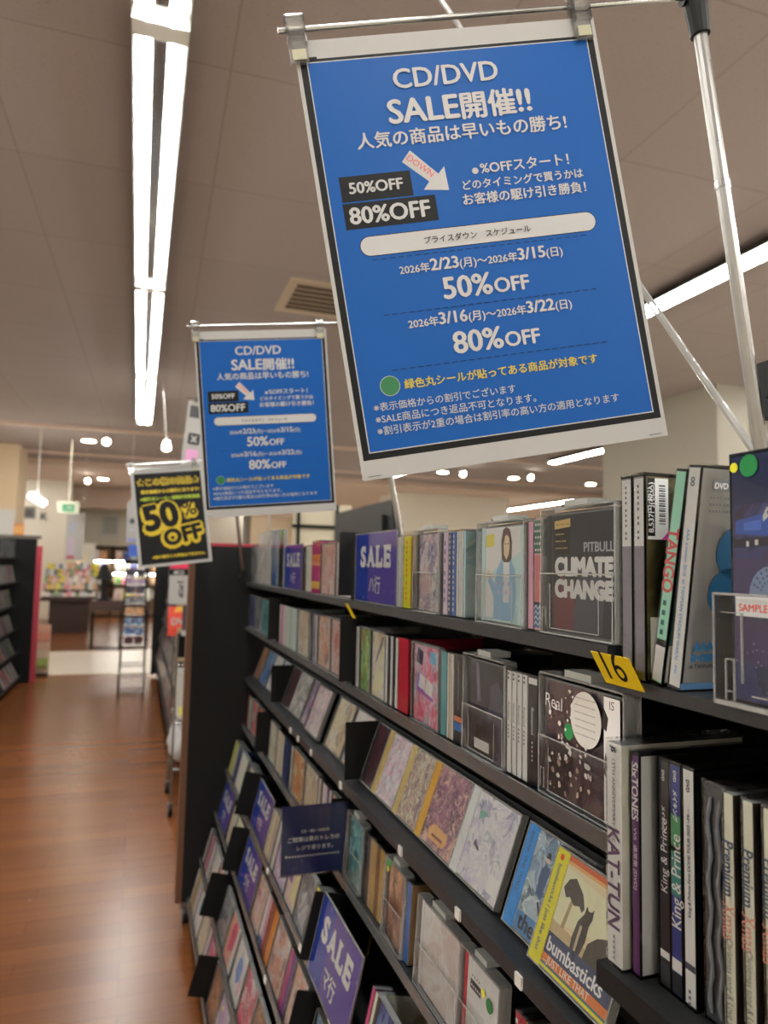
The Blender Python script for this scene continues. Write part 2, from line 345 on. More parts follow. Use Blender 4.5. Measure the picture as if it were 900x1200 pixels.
def batten(x, y, label):
    global first
    o = bat if first else dup(bat, (0, 0, 0)); first = False
    o.location = (x, y, CEIL-.002); tag(o, label, 'ceiling light', 'twin tube fluorescent lights on the ceiling') if label not in LABELS else o.__setitem__('label', label)
    o['category'] = 'ceiling light'; o['group'] = 'twin tube fluorescent lights on the ceiling'
order = ['nearest', 'second', 'third and farthest']
for k, y in enumerate((2.7, 5.4, 8.1)): batten(-.01, y, ('%s long twin-tube ceiling light of the line above the aisle' % order[k]))
for y in (0.0, -2.7, -5.4): batten(-.01, y, 'twin-tube ceiling light over the near aisle, behind the viewer')
batten(3.64, 1.9, 'ceiling light glowing to the right of the large blue poster, crossed by its pole')
for y in (-3.5, -.8): batten(3.64, y, 'twin-tube ceiling light over the aisle right of the shelves')
batten(7.22, 8.75, 'far ceiling light whose bright strip shows just under the large blue poster')
for y in (3.35, .65, -2.05, -4.75): batten(7.22, y, 'twin-tube ceiling light behind the shelves to the right')
for y in (-5.4, -2.7, 0, 2.7): batten(10.9, y, 'twin-tube ceiling light far off to the right of the shelves')
for y in (-5.4, -2.7): batten(1.8, y, 'added twin-tube fill light above the shelves behind the viewer')  # unseen pair between the rows, added for more light from behind the camera
for i, y in enumerate((16.1, 18.82, 21.54)):
    o = dup(bat, (10.95, y, CEIL-.122)); tag(o, '%s light of the far bright strip seen just over the sky-blue portrait CD' % ('nearest', 'middle', 'farthest')[i], 'ceiling light', 'twin tube fluorescent lights on the ceiling')
for y in (-5.4, -2.7, 0, 2.7, 5.4, 8.1): batten(-3.6, y, 'twin-tube ceiling light over the aisle left of the walkway')
for x, y in ((-5.2, 11.95), (5.2, 11.95), (1.9, 11.95)): batten(x, y, 'added twin-tube fill light over the back aisles, hidden behind posters or off left')  # out-of-sight battens added to brighten the dim far end
for x, y in ((-3.4, 16.1), (1.9, 16.15)): tag(dup(bat, (x, y, CEIL-.122)), 'added fill light under the lower back ceiling, %s' % ('hidden by the tan pillar' if x < 0 else 'hidden by the smaller blue poster'), 'ceiling light', 'twin tube fluorescent lights on the ceiling')  # unseen battens added so the far walls get more light
o = dup(bat, (3.2, 21.2, CEIL-.122)); tag(o, 'added fill light in front of the far back wall, hidden behind the smaller blue poster', 'ceiling light', 'twin tube fluorescent lights on the ceiling')  # another concealed batten, added to light the rear of the store
M_WARM = pbr('lit_warm_lens', (1, .86, .62), .4, emit=28)
M_COOL = pbr('lit_cool_lens', (1, .92, .78), .4, emit=40)
def downlight(px, py, label, spot=False, Y=None):
    p = at_z(px, py, CEIL if not spot else CEIL-.12)
    if Y: p = at_y(px, py, Y)
    top = CEIL if p.y < 15.9 else CEIL-.12
    if p.y >= 15.9 and not Y: p = at_z(px, py, CEIL-.12 - (.12 if spot else 0))
    r = empty('spotlight' if spot else 'downlight', (p.x, p.y, top))
    if spot:
        dz = (p.z+.12-top) if Y else 0
        MB().tube([(0, 0, 0), (0, 0, -.07+dz)], .012, M_BODY, 8).build('stem', r)
        MB().tube([(0, .05, -.08+dz), (0, -.07, -.14+dz)], [.05, .06], M_BODY, 14).build('lamp_can', r)
        MB().disc(frame((0, -.071, -.1405+dz), (1, 0, 0), Vector((0, -.45, .9)).normalized()), .055, M_COOL).build('lens', r)
    else:
        MB().tube([(0, 0, 0), (0, 0, -.012)], .13, M_BODY, 22).build('trim_ring', r)
        MB().disc(T(0, 0, -.0135) @ Matrix.Rotation(math.pi, 4, 'X'), .11, M_WARM).build('lens', r)
    return tag(r, label, 'ceiling spotlight' if spot else 'ceiling downlight', 'small warm lamps in the far ceiling')
downlight(104, 516, 'round warm downlight, left one of the pair high over the yellow and black card')
downlight(125, 517, 'small aimed spotlight beside a downlight, high over the book table', True)
downlight(103, 563, 'dim spotlight nearer the white wall, left of the lower pair over the book table', True)
downlight(121, 561, 'dim round downlight, right of the lower pair over the book table')
downlight(519, 553, 'round downlight, leftmost just below the large blue poster')
downlight(541, 555, 'faint spotlight just right of the leftmost downlight below the large poster', True)
downlight(602, 560, 'round downlight in the middle of the row below the large blue poster')
downlight(620, 559, 'faint spotlight right of the middle downlight below the large blue poster', True)
downlight(692, 567, 'round downlight over the dark rap album CD')
downlight(712, 567, 'bright aimed spotlight just left of the tall grey DVD cases', True)
downlight(728, 588, 'bright lamp peeping out at the upper left edge of the tall grey DVD cases', True, 13.0)
# little hanging lamp on a thin wire
pl = at_y(195, 523, 8.6); r = empty('hanging_lamp', (pl.x, pl.y, CEIL))
MB().tube([(-.07, 0, -.002), (0, 0, pl.z-CEIL+.05)], .006, M_BODY, 6).build('cord', r)
b = MB(); b.tube([(0, 0, pl.z-CEIL+.06), (0, 0, pl.z-CEIL-.03), (0, 0, pl.z-CEIL-.05)], [.03, .05, .02], M_COOL, 14); b.build('bulb', r)
tag(r, 'small round lamp hanging on a thin wire above the yellow and black card', 'hanging lamp')
# square ceiling air vent
pv = at_z(382, 352, CEIL); r = empty('ceiling_vent', (pv.x, pv.y, CEIL)); b = MB(); b.box(-.35, .35, -.35, .35, -.012, 0, pbr('vent_cream', '#b9a994', .6)); b.build('frame', r)
for k in range(6): MB().box(-.28, .28, -.26+k*.09, -.22+k*.09, -.022, -.012, pbr('vent_slot', '#4c3f34', .7)).build('slat', r)
tag(r, 'square beige air vent in the ceiling beside the left edge of the large poster', 'air vent')

# ------------------------------------------------------------------ the CD gondola and the DVD unit next to it
Y0, Y1 = .57, 2.93
R = math.radians
TIER = {'A': (.43, EYE-.0675, 0), 'B': (.432, EYE-.243, 0), 'C': (.455, EYE-.44, R(20)), 'D': (.434, EYE-.634, R(3)),
        'E': (.37, EYE-.806, R(13)), 'F': (.335, EYE-.97, R(14)), 'G': (.284, EYE-1.135, R(15)), 'H': (.243, EYE-1.28, R(15))}
g = empty('display_gondola', (.7, (Y0+Y1)/2, 0))
def gp(name, mb):                 # parts are written in room coordinates, then hung under the root
    o = mb.build(name, g, (-.7, -(Y0+Y1)/2, 0)); return o
M_RAIL = clear('shelf_rail_plastic', .85, .09, .12, None, .07)
M_TAGW = pbr('white_price_tag', '#cfccc8', .4)
gp('back_panel', MB().box(.628, .645, Y0, Y1, .049, EYE-.0, M_BLACK))
gp('top_board', MB().box(.421, .6275, Y0, Y1, EYE-.0835, EYE-.0683, M_LEDGE))
gp('second_board', MB().box(.425, .6275, Y0, Y1, EYE-.258, EYE-.2445, M_LEDGE))
gp('second_rail', MB().box(.4205, .424, Y0, Y1, EYE-.2575, EYE-.2405, M_RAIL).box(.424, .4249, Y0, Y1, EYE-.2578, EYE-.2445, pbr('maroon_strip', '#35303a', .4)))
b = MB(); b.box(.424, .50, Y0, Y1, EYE-.464, EYE-.445, M_LEDGE)
gp('slanted_ledge', b)
Mc = T(TIER['C'][0], 0, TIER['C'][1]) @ Matrix.Rotation(TIER['C'][2], 4, 'Y')
gp('slanted_backrest', MB().box(.0255, .0285, Y0, Y1, .003, .128, M_BLACK, Mc))
Md = T(TIER['D'][0], 0, TIER['D'][1]) @ Matrix.Rotation(TIER['D'][2], 4, 'Y')
gp('lower_board', MB().box(-.009, .172, Y0, Y1, -.014, -.0016, M_LEDGE, Md))
gp('lower_rail', MB().box(-.0122, -.0094, Y0, Y1, -.014, .002, M_RAIL, Md))
for k, nm in (('E', 'upper'), ('F', 'middle'), ('G', 'low'), ('H', 'lowest')):
    X, Z, t = TIER[k]; Mt = T(X, 0, Z) @ Matrix.Rotation(t, 4, 'Y')
    gp('tier_board', MB().box(-.005, .165, Y0, Y1, -.008, -.0016, M_BLACK, Mt))
    gp('tier_rail', MB().box(-.0082, -.0054, Y0, Y1, -.009, .005, M_RAIL, Mt))
gp('base', MB().box(.30, 1.05, Y0+.02, Y1, .03, .048, M_BLACK).box(.33, 1.02, Y0+.05, Y1-.05, .006, .03, M_BLACK))
gp('rear_panel', MB().box(1.03, 1.05, Y0, Y1, .10, EYE-.1, M_BLACK))
b = MB(); b.box(.216, 1.06, Y1+.005, Y1+.05, .085, EYE+.076, M_BLACK); gp('end_panel', b)
gp('edge_band', MB().box(.192, .2155, Y1+.005, Y1+.05, .085, EYE+.02, M_WOODEDGE))
gp('red_top_trim', MB().box(.216, 1.06, Y1+.003, Y1+.052, EYE+.0762, EYE+.088, pbr('red_trim', '#b0364a', .4)))
for x in (.235, 1.0):
    c = gp('caster', MB().tube([(x-.012, Y1+.03, .034), (x+.012, Y1+.03, .034)], .034, pbr('caster_rubber', '#121213', .5), 20).box(x-.02, x+.02, Y1+.012, Y1+.045, .06, .085, M_STEEL))
    MB().tube([(x-.016, Y1+.03, .034), (x-.0125, Y1+.03, .034)], .016, pbr('caster_hub', '#8b8b88', .4), 16).build('hub', c)
for y in (1.48, 1.12, .9, .74):
    gp('price_tag', MB().box(.4205, .4235, y-.014, y+.0, EYE-.4625, EYE-.4485, M_TAGW))
for y in (2.0, 1.9, 1.75): gp('price_tag', MB().box(.4205, .4235, y-.014, y, EYE-.4625, EYE-.4485, M_TAGW))
for k, ys in (('E', (1.95, 1.55, 1.3, 1.15)), ('F', (1.75, 1.5))):
    X, Z, t = TIER[k]; Mt = T(X, 0, Z) @ Matrix.Rotation(t, 4, 'Y')
    for y in ys: gp('price_tag', MB().box(-.0096, -.0083, y-.02, y, -.0085, .0045, M_TAGW, Mt))
tag(g, 'long black shelving unit packed with CDs along the right of the aisle', 'display shelf')

u = empty('dvd_shelf_unit', (.7, .2, 0))
def up(name, mb): return mb.build(name, u, (-.7, -.2, 0))
V0, V1_ = -.35, .565
up('back_panel', MB().box(.628, .645, V0, V1_, .09, EYE, M_BLACK))
up('top_board', MB().box(.427, .6275, V0, V1_, EYE-.109, EYE-.0975, M_LEDGE))
up('dvd_board', MB().box(.404, .6275, V0, V1_, EYE-.366, EYE-.3458, M_BLACK))
for zz in (-.62, -.88, -1.14): up('lower_board', MB().box(.38, .6275, V0, V1_, EYE+zz-.02, EYE+zz, M_BLACK))
for zz in (-.135, -.152): up('slotted_rail', MB().box(.605, .6275, V0, V1_, EYE+zz-.006, EYE+zz, M_LEDGE))
up('side_panel', MB().box(.646, 1.05, V1_-.02, V1_-.002, .09, EYE-.05, M_BLACK))
up('base', MB().box(.36, 1.05, V0, V1_, .0, .09, M_BLACK))
tag(u, 'black shelf unit holding the tall DVD cases at the near right', 'display shelf')
# ------------------------------------------------------------------ CDs, DVDs, dividers, sale cards
def RT(t): return (0, t, 0)
HUE = {'white': '#d6d4cd', 'grey': '#a2a4a7', 'dark grey': '#3a3c40', 'black': '#141517', 'red': '#a11d30', 'pink': '#cf8ba0', 'pale pink': '#d7b7b9', 'hot pink': '#c93f78',
       'navy': '#27335f', 'blue': '#2f5aa0', 'light blue': '#8fb0cc', 'teal': '#3f8088', 'mint': '#86b8a0', 'green': '#53804f', 'yellow': '#d9b428', 'yellow-green': '#a9ab5a',
       'orange': '#c8732a', 'gold': '#a58a4f', 'tan': '#a4886a', 'brown': '#6d4d3b', 'cream': '#cdc0a4', 'beige': '#b7a48b', 'lilac': '#b6a6c6', 'purple': '#5d3470', 'magenta': '#9c2f68', 'plaid': '#7d3f38', 'clear': '#bfc1c0'}
HUEART = {'white': 'white', 'grey': 'greyclear', 'dark grey': 'darkrock', 'black': 'black', 'red': 'redmag', 'pink': 'pinkface', 'pale pink': 'palepink', 'hot pink': 'pinkred', 'navy': 'navy', 'blue': 'blue',
          'light blue': 'sky', 'teal': 'tealart', 'mint': 'tealart', 'green': 'grass', 'yellow': 'yellow', 'yellow-green': 'olive', 'orange': 'orange', 'gold': 'sand', 'tan': 'beige', 'brown': 'brown', 'cream': 'cream',
          'beige': 'beige', 'lilac': 'lilac', 'purple': 'purple', 'magenta': 'magenta', 'plaid': 'plaid', 'clear': 'greyclear'}
GLYPHISH = ('音', '歌', '愛', '夢', '光', '花')
def spine_matrix(x, z, down=True):   # text on a spine facing the aisle, reading downwards (or upwards)
    return frame((x, 0, z), (0, 0, -1), (0, -1, 0)) if down else frame((x, 0, z), (0, 0, 1), (0, 1, 0))
def spine_item(X, Y, Z, t, thick, hue, label, group, h=.125, depth=.142, kind='cd', texts=(), lean=0, side=None, artkey=None, film=False, bands=()):
    """a case standing on end, its spine to the aisle; Y is its middle"""
    dvd = kind == 'dvd'
    th = thick/2-.0002
    r = MB()
    col = C(HUE.get(hue, hue)); sd = side or art(artkey or HUEART.get(hue, 'greyclear'))
    r.box(0, depth, -th, th, 0, h, M_FILM if film else M_CASE)
    o = r.build('dvd_case' if dvd else 'cd_case', None, (X, Y, Z), (0, t, 0) if not lean else (lean, t, 0))
    tag(o, label, 'DVD' if dvd else 'CD', group)
    b = MB()
    q = min(.0009, th*.2)
    if dvd:
        b.box(.0012, depth-.0015, -th+q, th-q, .0012, h-.0012, M_BLACKP)
        b.face([(.0008, th-q*1.6, .0025), (.0008, -th+q*1.6, .0025), (.0008, -th+q*1.6, h-.0035), (.0008, th-q*1.6, h-.0035)], col)
        for s in (-1, 1): b.face([(.003, s*(th-q*.6), .0025), (depth-.006, s*(th-q*.6), .0025), (depth-.006, s*(th-q*.6), h-.0035), (.003, s*(th-q*.6), h-.0035)][::-s], sd)
    else:
        b.box(.0012, depth-.0015, -th+q, th-q, .0015, h-.003, M_TRAY, None, {'-x': col, '-y': sd, '+y': sd})
    for (z0, z1, c2) in bands:
        b.face([(.0006, th-q*1.6, z0), (.0006, -th+q*1.6, z0), (.0006, -th+q*1.6, z1), (.0006, th-q*1.6, z1)], C(c2))
    for (s, zt, ln, c2, bold, dn, sz) in texts:
        M = spine_matrix(.0003, zt, dn); g_, f_, w_ = glyphs(s); k = ln/(w_+2*bold)
        b.text(s, M @ T(0, -.36*k*sz, 0), size=k, m=C(c2), bold=bold, squash=sz)
    b.build('printed_insert', o)
    return o
def face_item(X, Y, Z, t, wdt, artkey, label, group, h=.125, thick=.0104, obi=None, hinge='#232427', sec=False, texts=(), shapes=(), film=False, dots=(), kind='cd', edge=True, obitext=None, body=None, lean=0, cover=None):
    """a case facing the aisle; Y is its left (far) edge, it runs towards the viewer; cover coordinates u from the left, v from the bottom"""
    r = MB(); r.box(0, thick, -wdt, 0, 0, h, M_FILM if film else M_CASE)
    o = r.build('dvd_case' if kind == 'dvd' else 'cd_case', None, (X, Y, Z), (0, t, lean)); tag(o, label, 'DVD' if kind == 'dvd' else 'CD', group)
    b = MB(); hw = .0115 if hinge else .001
    body = body or M_TRAY
    b.box(.0016, thick-.0008, -wdt+.0012, -.0012, .0012, h-.0012, body)
    cv = cover or art(artkey)
    b.face([(.0012, -hw, .003), (.0012, -wdt+.003, .003), (.0012, -wdt+.003, h-.003), (.0012, -hw, h-.003)], cv)
    if hinge: b.face([(.0013, -.0015, .002), (.0013, -hw+.0008, .002), (.0013, -hw+.0008, h-.002), (.0013, -.0015, h-.002)], C(hinge))
    lay = .0011
    for c2, pts in shapes:
        b.face([(lay, -u_, v_) for u_, v_ in pts], c2 if not isinstance(c2, str) else C(c2)); lay -= .00004
    for (s, u_, v_, wd, c2, bold, rot) in texts:
        M = frame((lay-.00005, -u_, v_), (0, -math.cos(rot), math.sin(rot)), (0, math.sin(rot), math.cos(rot)))
        b.text(s, M, width=wd, m=C(c2), bold=bold)
    for (u_, v_, rr, c2) in dots:
        b.disc(frame((-.0002, -u_, v_), (0, -1, 0), (0, 0, 1)), rr, C(c2), 24)
    b.build('cover_insert', o)
    if obi:
        ob = MB(); ob.box(.0004, .001, -.024, -.0012, .0012, h-.0012, C(obi))
        if obitext:
            s, zt, ln, c2, bold = obitext; k = ln/(glyphs(s)[2]+2*bold)
            ob.text(s, frame((.0003, -.0125, zt), (0, 0, -1), (0, -1, 0)) @ T(0, -.35*k, 0), size=k, m=C(c2), bold=bold)
        ob.build('obi_strip', o)
    if edge and not sec:
        e = MB(); q = .0012
        for (y0, y1, z0, z1) in ((-wdt, 0, h-q, h+.0002), (-wdt, 0, -.0002, q), (-wdt-.0002, -wdt+q, 0, h), (-q, .0002, 0, h)):
            e.box(-.0003, thick, y0, y1, z0, z1, M_EDGE)
        e.build('case_rim', o)
    if sec: security(o, wdt, h, thick)
    return o
def security(o, w_, h_, th):
    """clear anti-theft keeper with a half-height front pocket and a grey lock block on top"""
    s = MB(); m, n = .0035, .0018
    y0, y1, z1 = -w_-m, m, h_+m
    s.box(-.004, th+.003, y0, y1, z1, z1+n, M_EDGE); s.box(-.004, th+.003, y0, y1, -.0006, n-.0006, M_EDGE)
    s.box(-.004, th+.003, y0-n, y0, 0, z1, M_EDGE); s.box(-.004, th+.003, y1, y1+n, 0, z1, M_EDGE)
    pz = h_*.5
    c0, c1 = y1-.020, y0+.022       # the cut-out of the pocket
    s.face([(-.0052, y1, 0), (-.0052, y0, 0), (-.0052, y0, pz), (-.0052, y1, pz)], M_ACRYL)
    for (a0, a1, b0, b1) in ((y0, y1, pz-.0012, pz+.0004), (y0, y1, 0, .0016), (y0, y0+.0014, 0, pz), (y1-.0014, y1, 0, pz),
                             (c1, c0, .006, .0068), (c0-.0008, c0, .006, pz*.82), (c1, c1+.0008, .006, pz*.82), (y1-.0125, y1-.0115, .008, .028), (y1-.0055, y1-.0045, .008, .028), (y1-.0125, y1-.0045, .0275, .0285)):
        s.box(-.0058, -.0053, a0, a1, b0, b1, M_EDGE)
    k = s.build('security_case', o)
    MB().box(.001, th+.02, -w_*.62, -w_*.28, z1+n, z1+n+.007, pbr('grey_lock_plastic', '#a9aaa6', .4)).box(.004, th+.015, -w_*.3, -w_*.2, z1+n, z1+n+.004, M_BLACKP).build('lock_block', k)
def divider(tk, px, label, out=.032, h=.142, slant=False, Y=None):
    X, Z, t = TIER[tk]; Y = along(X-out*.5, Z, px) if Y is None else Y
    b = MB()
    if slant: poly = [(-.031, 0, .0005), (.012, 0, .0005), (.048, 0, .118), (-.031, 0, .118)]
    else: poly = [(-out, 0, .009), (-.004, 0, .009), (-.004, 0, .0002), (.11, 0, .0002), (.11, 0, h-.02), (.09, 0, h), (-out+.003, 0, h), (-out, 0, h-.003)]
    b.prism([(x, -.0015, z) for x, y, z in poly], (0, .003, 0), M_BLACKP)
    o = b.build('shelf_divider', None, (X, Y, Z), (0, 0 if slant else t, 0)); return tag(o, label, 'shelf divider', 'black plates between sections of CDs')
M_SB = C('#22378c', .25); M_SP = C('#4b3f86', .25)
def slab_sale(c, M, wdt, h, m):
    x = 0
    adv = {'S': .60, 'A': .74, 'L': .62, 'E': .62}
    tot = sum(adv.values()); q = wdt/tot
    for ch in 'SALE':
        a = adv[ch]*q; gw = a*.80; g_, f_, w_ = glyphs(ch); k = h/.73
        c.text(ch, M @ T(x+a*.09, 0, 0) @ Matrix.Scale(gw/((w_+.1)*k), 4, (1, 0, 0)), size=k, m=m, bold=.05)
        st = h*.13; z = M @ T(0, 0, .00002)
        def bar(x0, x1, y0, y1): c.face([z @ Vector(p) for p in ((x+x0*a, y0, 0), (x+x1*a, y0, 0), (x+x1*a, y1, 0), (x+x0*a, y1, 0))], m)
        if ch == 'A': bar(.0, .36, -.01*h, st*.9); bar(.64, 1.0, -.01*h, st*.9)
        if ch == 'L': bar(.03, .45, -.01*h, st); bar(.03, .52, h-st, h); bar(.76, .92, 0, h*.38)
        if ch == 'E': bar(.03, .4, -.01*h, st); bar(.03, .4, h-st, h); bar(.78, .92, 0, h*.34); bar(.76, .9, h*.68, h)
        if ch == 'S': bar(.70, .84, h*.66, h*.98); bar(.08, .22, h*.02, h*.34)
        x += a
def sale_card(tk, Yf, wdt, sub, label, h=.135, dx=.001, dim=False):
    X, Z, t = TIER[tk]
    r = empty('sale_sign', (X+dx*math.cos(t), Yf, Z-dx*math.sin(t)), (0, t, 0)); tag(r, label, 'sale sign', 'SALE cards standing among the CDs')
    c = MB(); c.box(.001, .0016, -wdt+.002, -.002, .002, h-.002, M_SP)
    c.face([(.0009, -.002, .002), (.0009, -wdt*.33, .002), (.0009, -wdt*.33, h-.002), (.0009, -.002, h-.002)], M_SB)
    W = C('#d6d6da', .25)
    M = frame((.0007, 0, 0), (0, -1, 0), (0, 0, 1))
    slab_sale(c, M @ T(wdt*.12, h*.52, 0), wdt*.76, h*.29, W)
    c.text(sub, M @ T(wdt*.5, h*.16, 0), size=h*.26, m=W, bold=.02, align='c')
    c.build('printed_card', r)
    MB().box(-.0002, .0028, -wdt, 0, 0, h, M_ACRYL).build('acrylic_holder', r)
    e = MB(); q = .0016
    for (y0, y1, z0, z1) in ((-wdt, 0, h-q, h), (-wdt, 0, 0, q), (-wdt, -wdt+q, 0, h), (-q, 0, 0, h)): e.box(-.0006, .003, y0, y1, z0, z1, M_EDGE)
    e.build('clear_edge', r)
    return r
NUM = ['first', 'second', 'third', 'fourth', 'fifth', 'sixth', 'seventh', 'eighth', 'ninth', 'tenth', 'eleventh', 'twelfth', 'thirteenth', 'fourteenth', 'fifteenth', 'sixteenth', 'seventeenth', 'eighteenth', 'nineteenth', 'twentieth', 'twenty-first', 'twenty-second']
GRP = {'A': 'CDs and DVDs standing on the top shelf', 'B': 'CDs standing on the second shelf', 'C': 'CDs leaning on the slanted ledge', 'D': 'CDs standing under the slanted ledge',
       'E': 'CDs on the upper sloping tier', 'F': 'CDs on the middle sloping tier', 'G': 'CDs on the low sloping tier', 'H': 'CDs on the lowest sloping tier'}
def row(tk, items, yend=None):
    X, Z, t = TIER[tk]
    ys = []; reqs = items
    for it in items:
        it_x = it[-1].get('X', X) if isinstance(it[-1], dict) else X
        if isinstance(it[1], str): ys.append(float(it[1][1:]))         # 'Y2.5' : a distance instead of a pixel
        else: ys.append(along(it_x, Z if not it[-1].get('top') else Z+.125*math.cos(t), it[1]))
    prev = 9; lev = 0; pk = None
    for i, it in enumerate(items):
        op = dict(it[-1]); y = ys[i]; nxt = ys[i+1] if i+1 < len(items) else (yend if yend is not None else -9); nk = items[i+1][0] if i+1 < len(items) else None
        xx = op.pop('X', X); op.pop('top', 0)
        if it[0] == 'f':
            key, label = it[2], it[3]; wdt = op.pop('w', .142)
            y = min(y, prev-.0008) if pk != 'f' else y
            if pk == 's' and op.get('sec'): y = min(y, prev-.006)
            flat = op.pop('flat', 0)
            if tk in 'EFGH': flat = 1
            if pk == 'f' and y > prev+.022 and not flat: lev += 1
            else:
                lev = 0
                if pk == 'f' and not flat: y = min(y, prev-.0008)
            if lev and not isinstance(it[1], str): y = along(xx-lev*.0122*math.cos(t), Z+lev*.0122*math.sin(t), it[1])
            if nk == 'f' and (items[i+1][-1].get('flat') or tk in 'EFGH') and nxt < y: wdt = min(wdt, y-nxt-.0006)
            if nk == 'f' and 0 < nxt-(y-wdt) <= .022: wdt = y-nxt-.0006
            if nk != 'f' and nxt > -5: wdt = min(wdt, y-nxt-.0012)
            if wdt < .03: print('NARROW', tk, label, wdt); wdt = .03
            off = lev*.0122 + (.0065 if (op.get('sec') and lev) else 0)
            face_item(xx-off*math.cos(t), y, Z+off*math.sin(t), t, wdt, key, label, GRP[tk], **op)
            prev = y-wdt-(.006 if op.get('sec') else 0); pk = 'f'
        elif it[0] == 's':
            n, hues, label = it[2], it[3], it[4]; y = min(y, prev-.0008); ye = op.pop('to', None); ye = ye if ye is not None else nxt
            th = (y-ye)/n
            if th <= .002: print('THIN', tk, label, th); th = .004
            th = min(th, op.pop('maxth', th))
            for k in range(n):
                hu = hues[k % len(hues)]
                lb = label if n == 1 else label.replace('@', NUM[k]).replace('#', hu)
                spine_item(xx, y-th*(k+.5), Z, t, th, hu, lb, GRP[tk], **op)
            prev = y-th*n; pk = 's'; lev = 0
        elif it[0] == 'd':
            divider(tk, it[1], it[2], Y=min(y, prev-.002)-.0015, **op); prev = min(y, prev-.002)-.0032; pk = 'd'; lev = 0
        elif it[0] == 'S':
            y = min(y, prev-.001); wd = op.pop('w', None) or y-nxt-.001
            sale_card(tk, y, wd, it[2], it[3], **op); prev = y-wd-.001; pk = 'S'; lev = 0
W_, K_ = '#d8d8d4', '#101113'
PI = math.pi
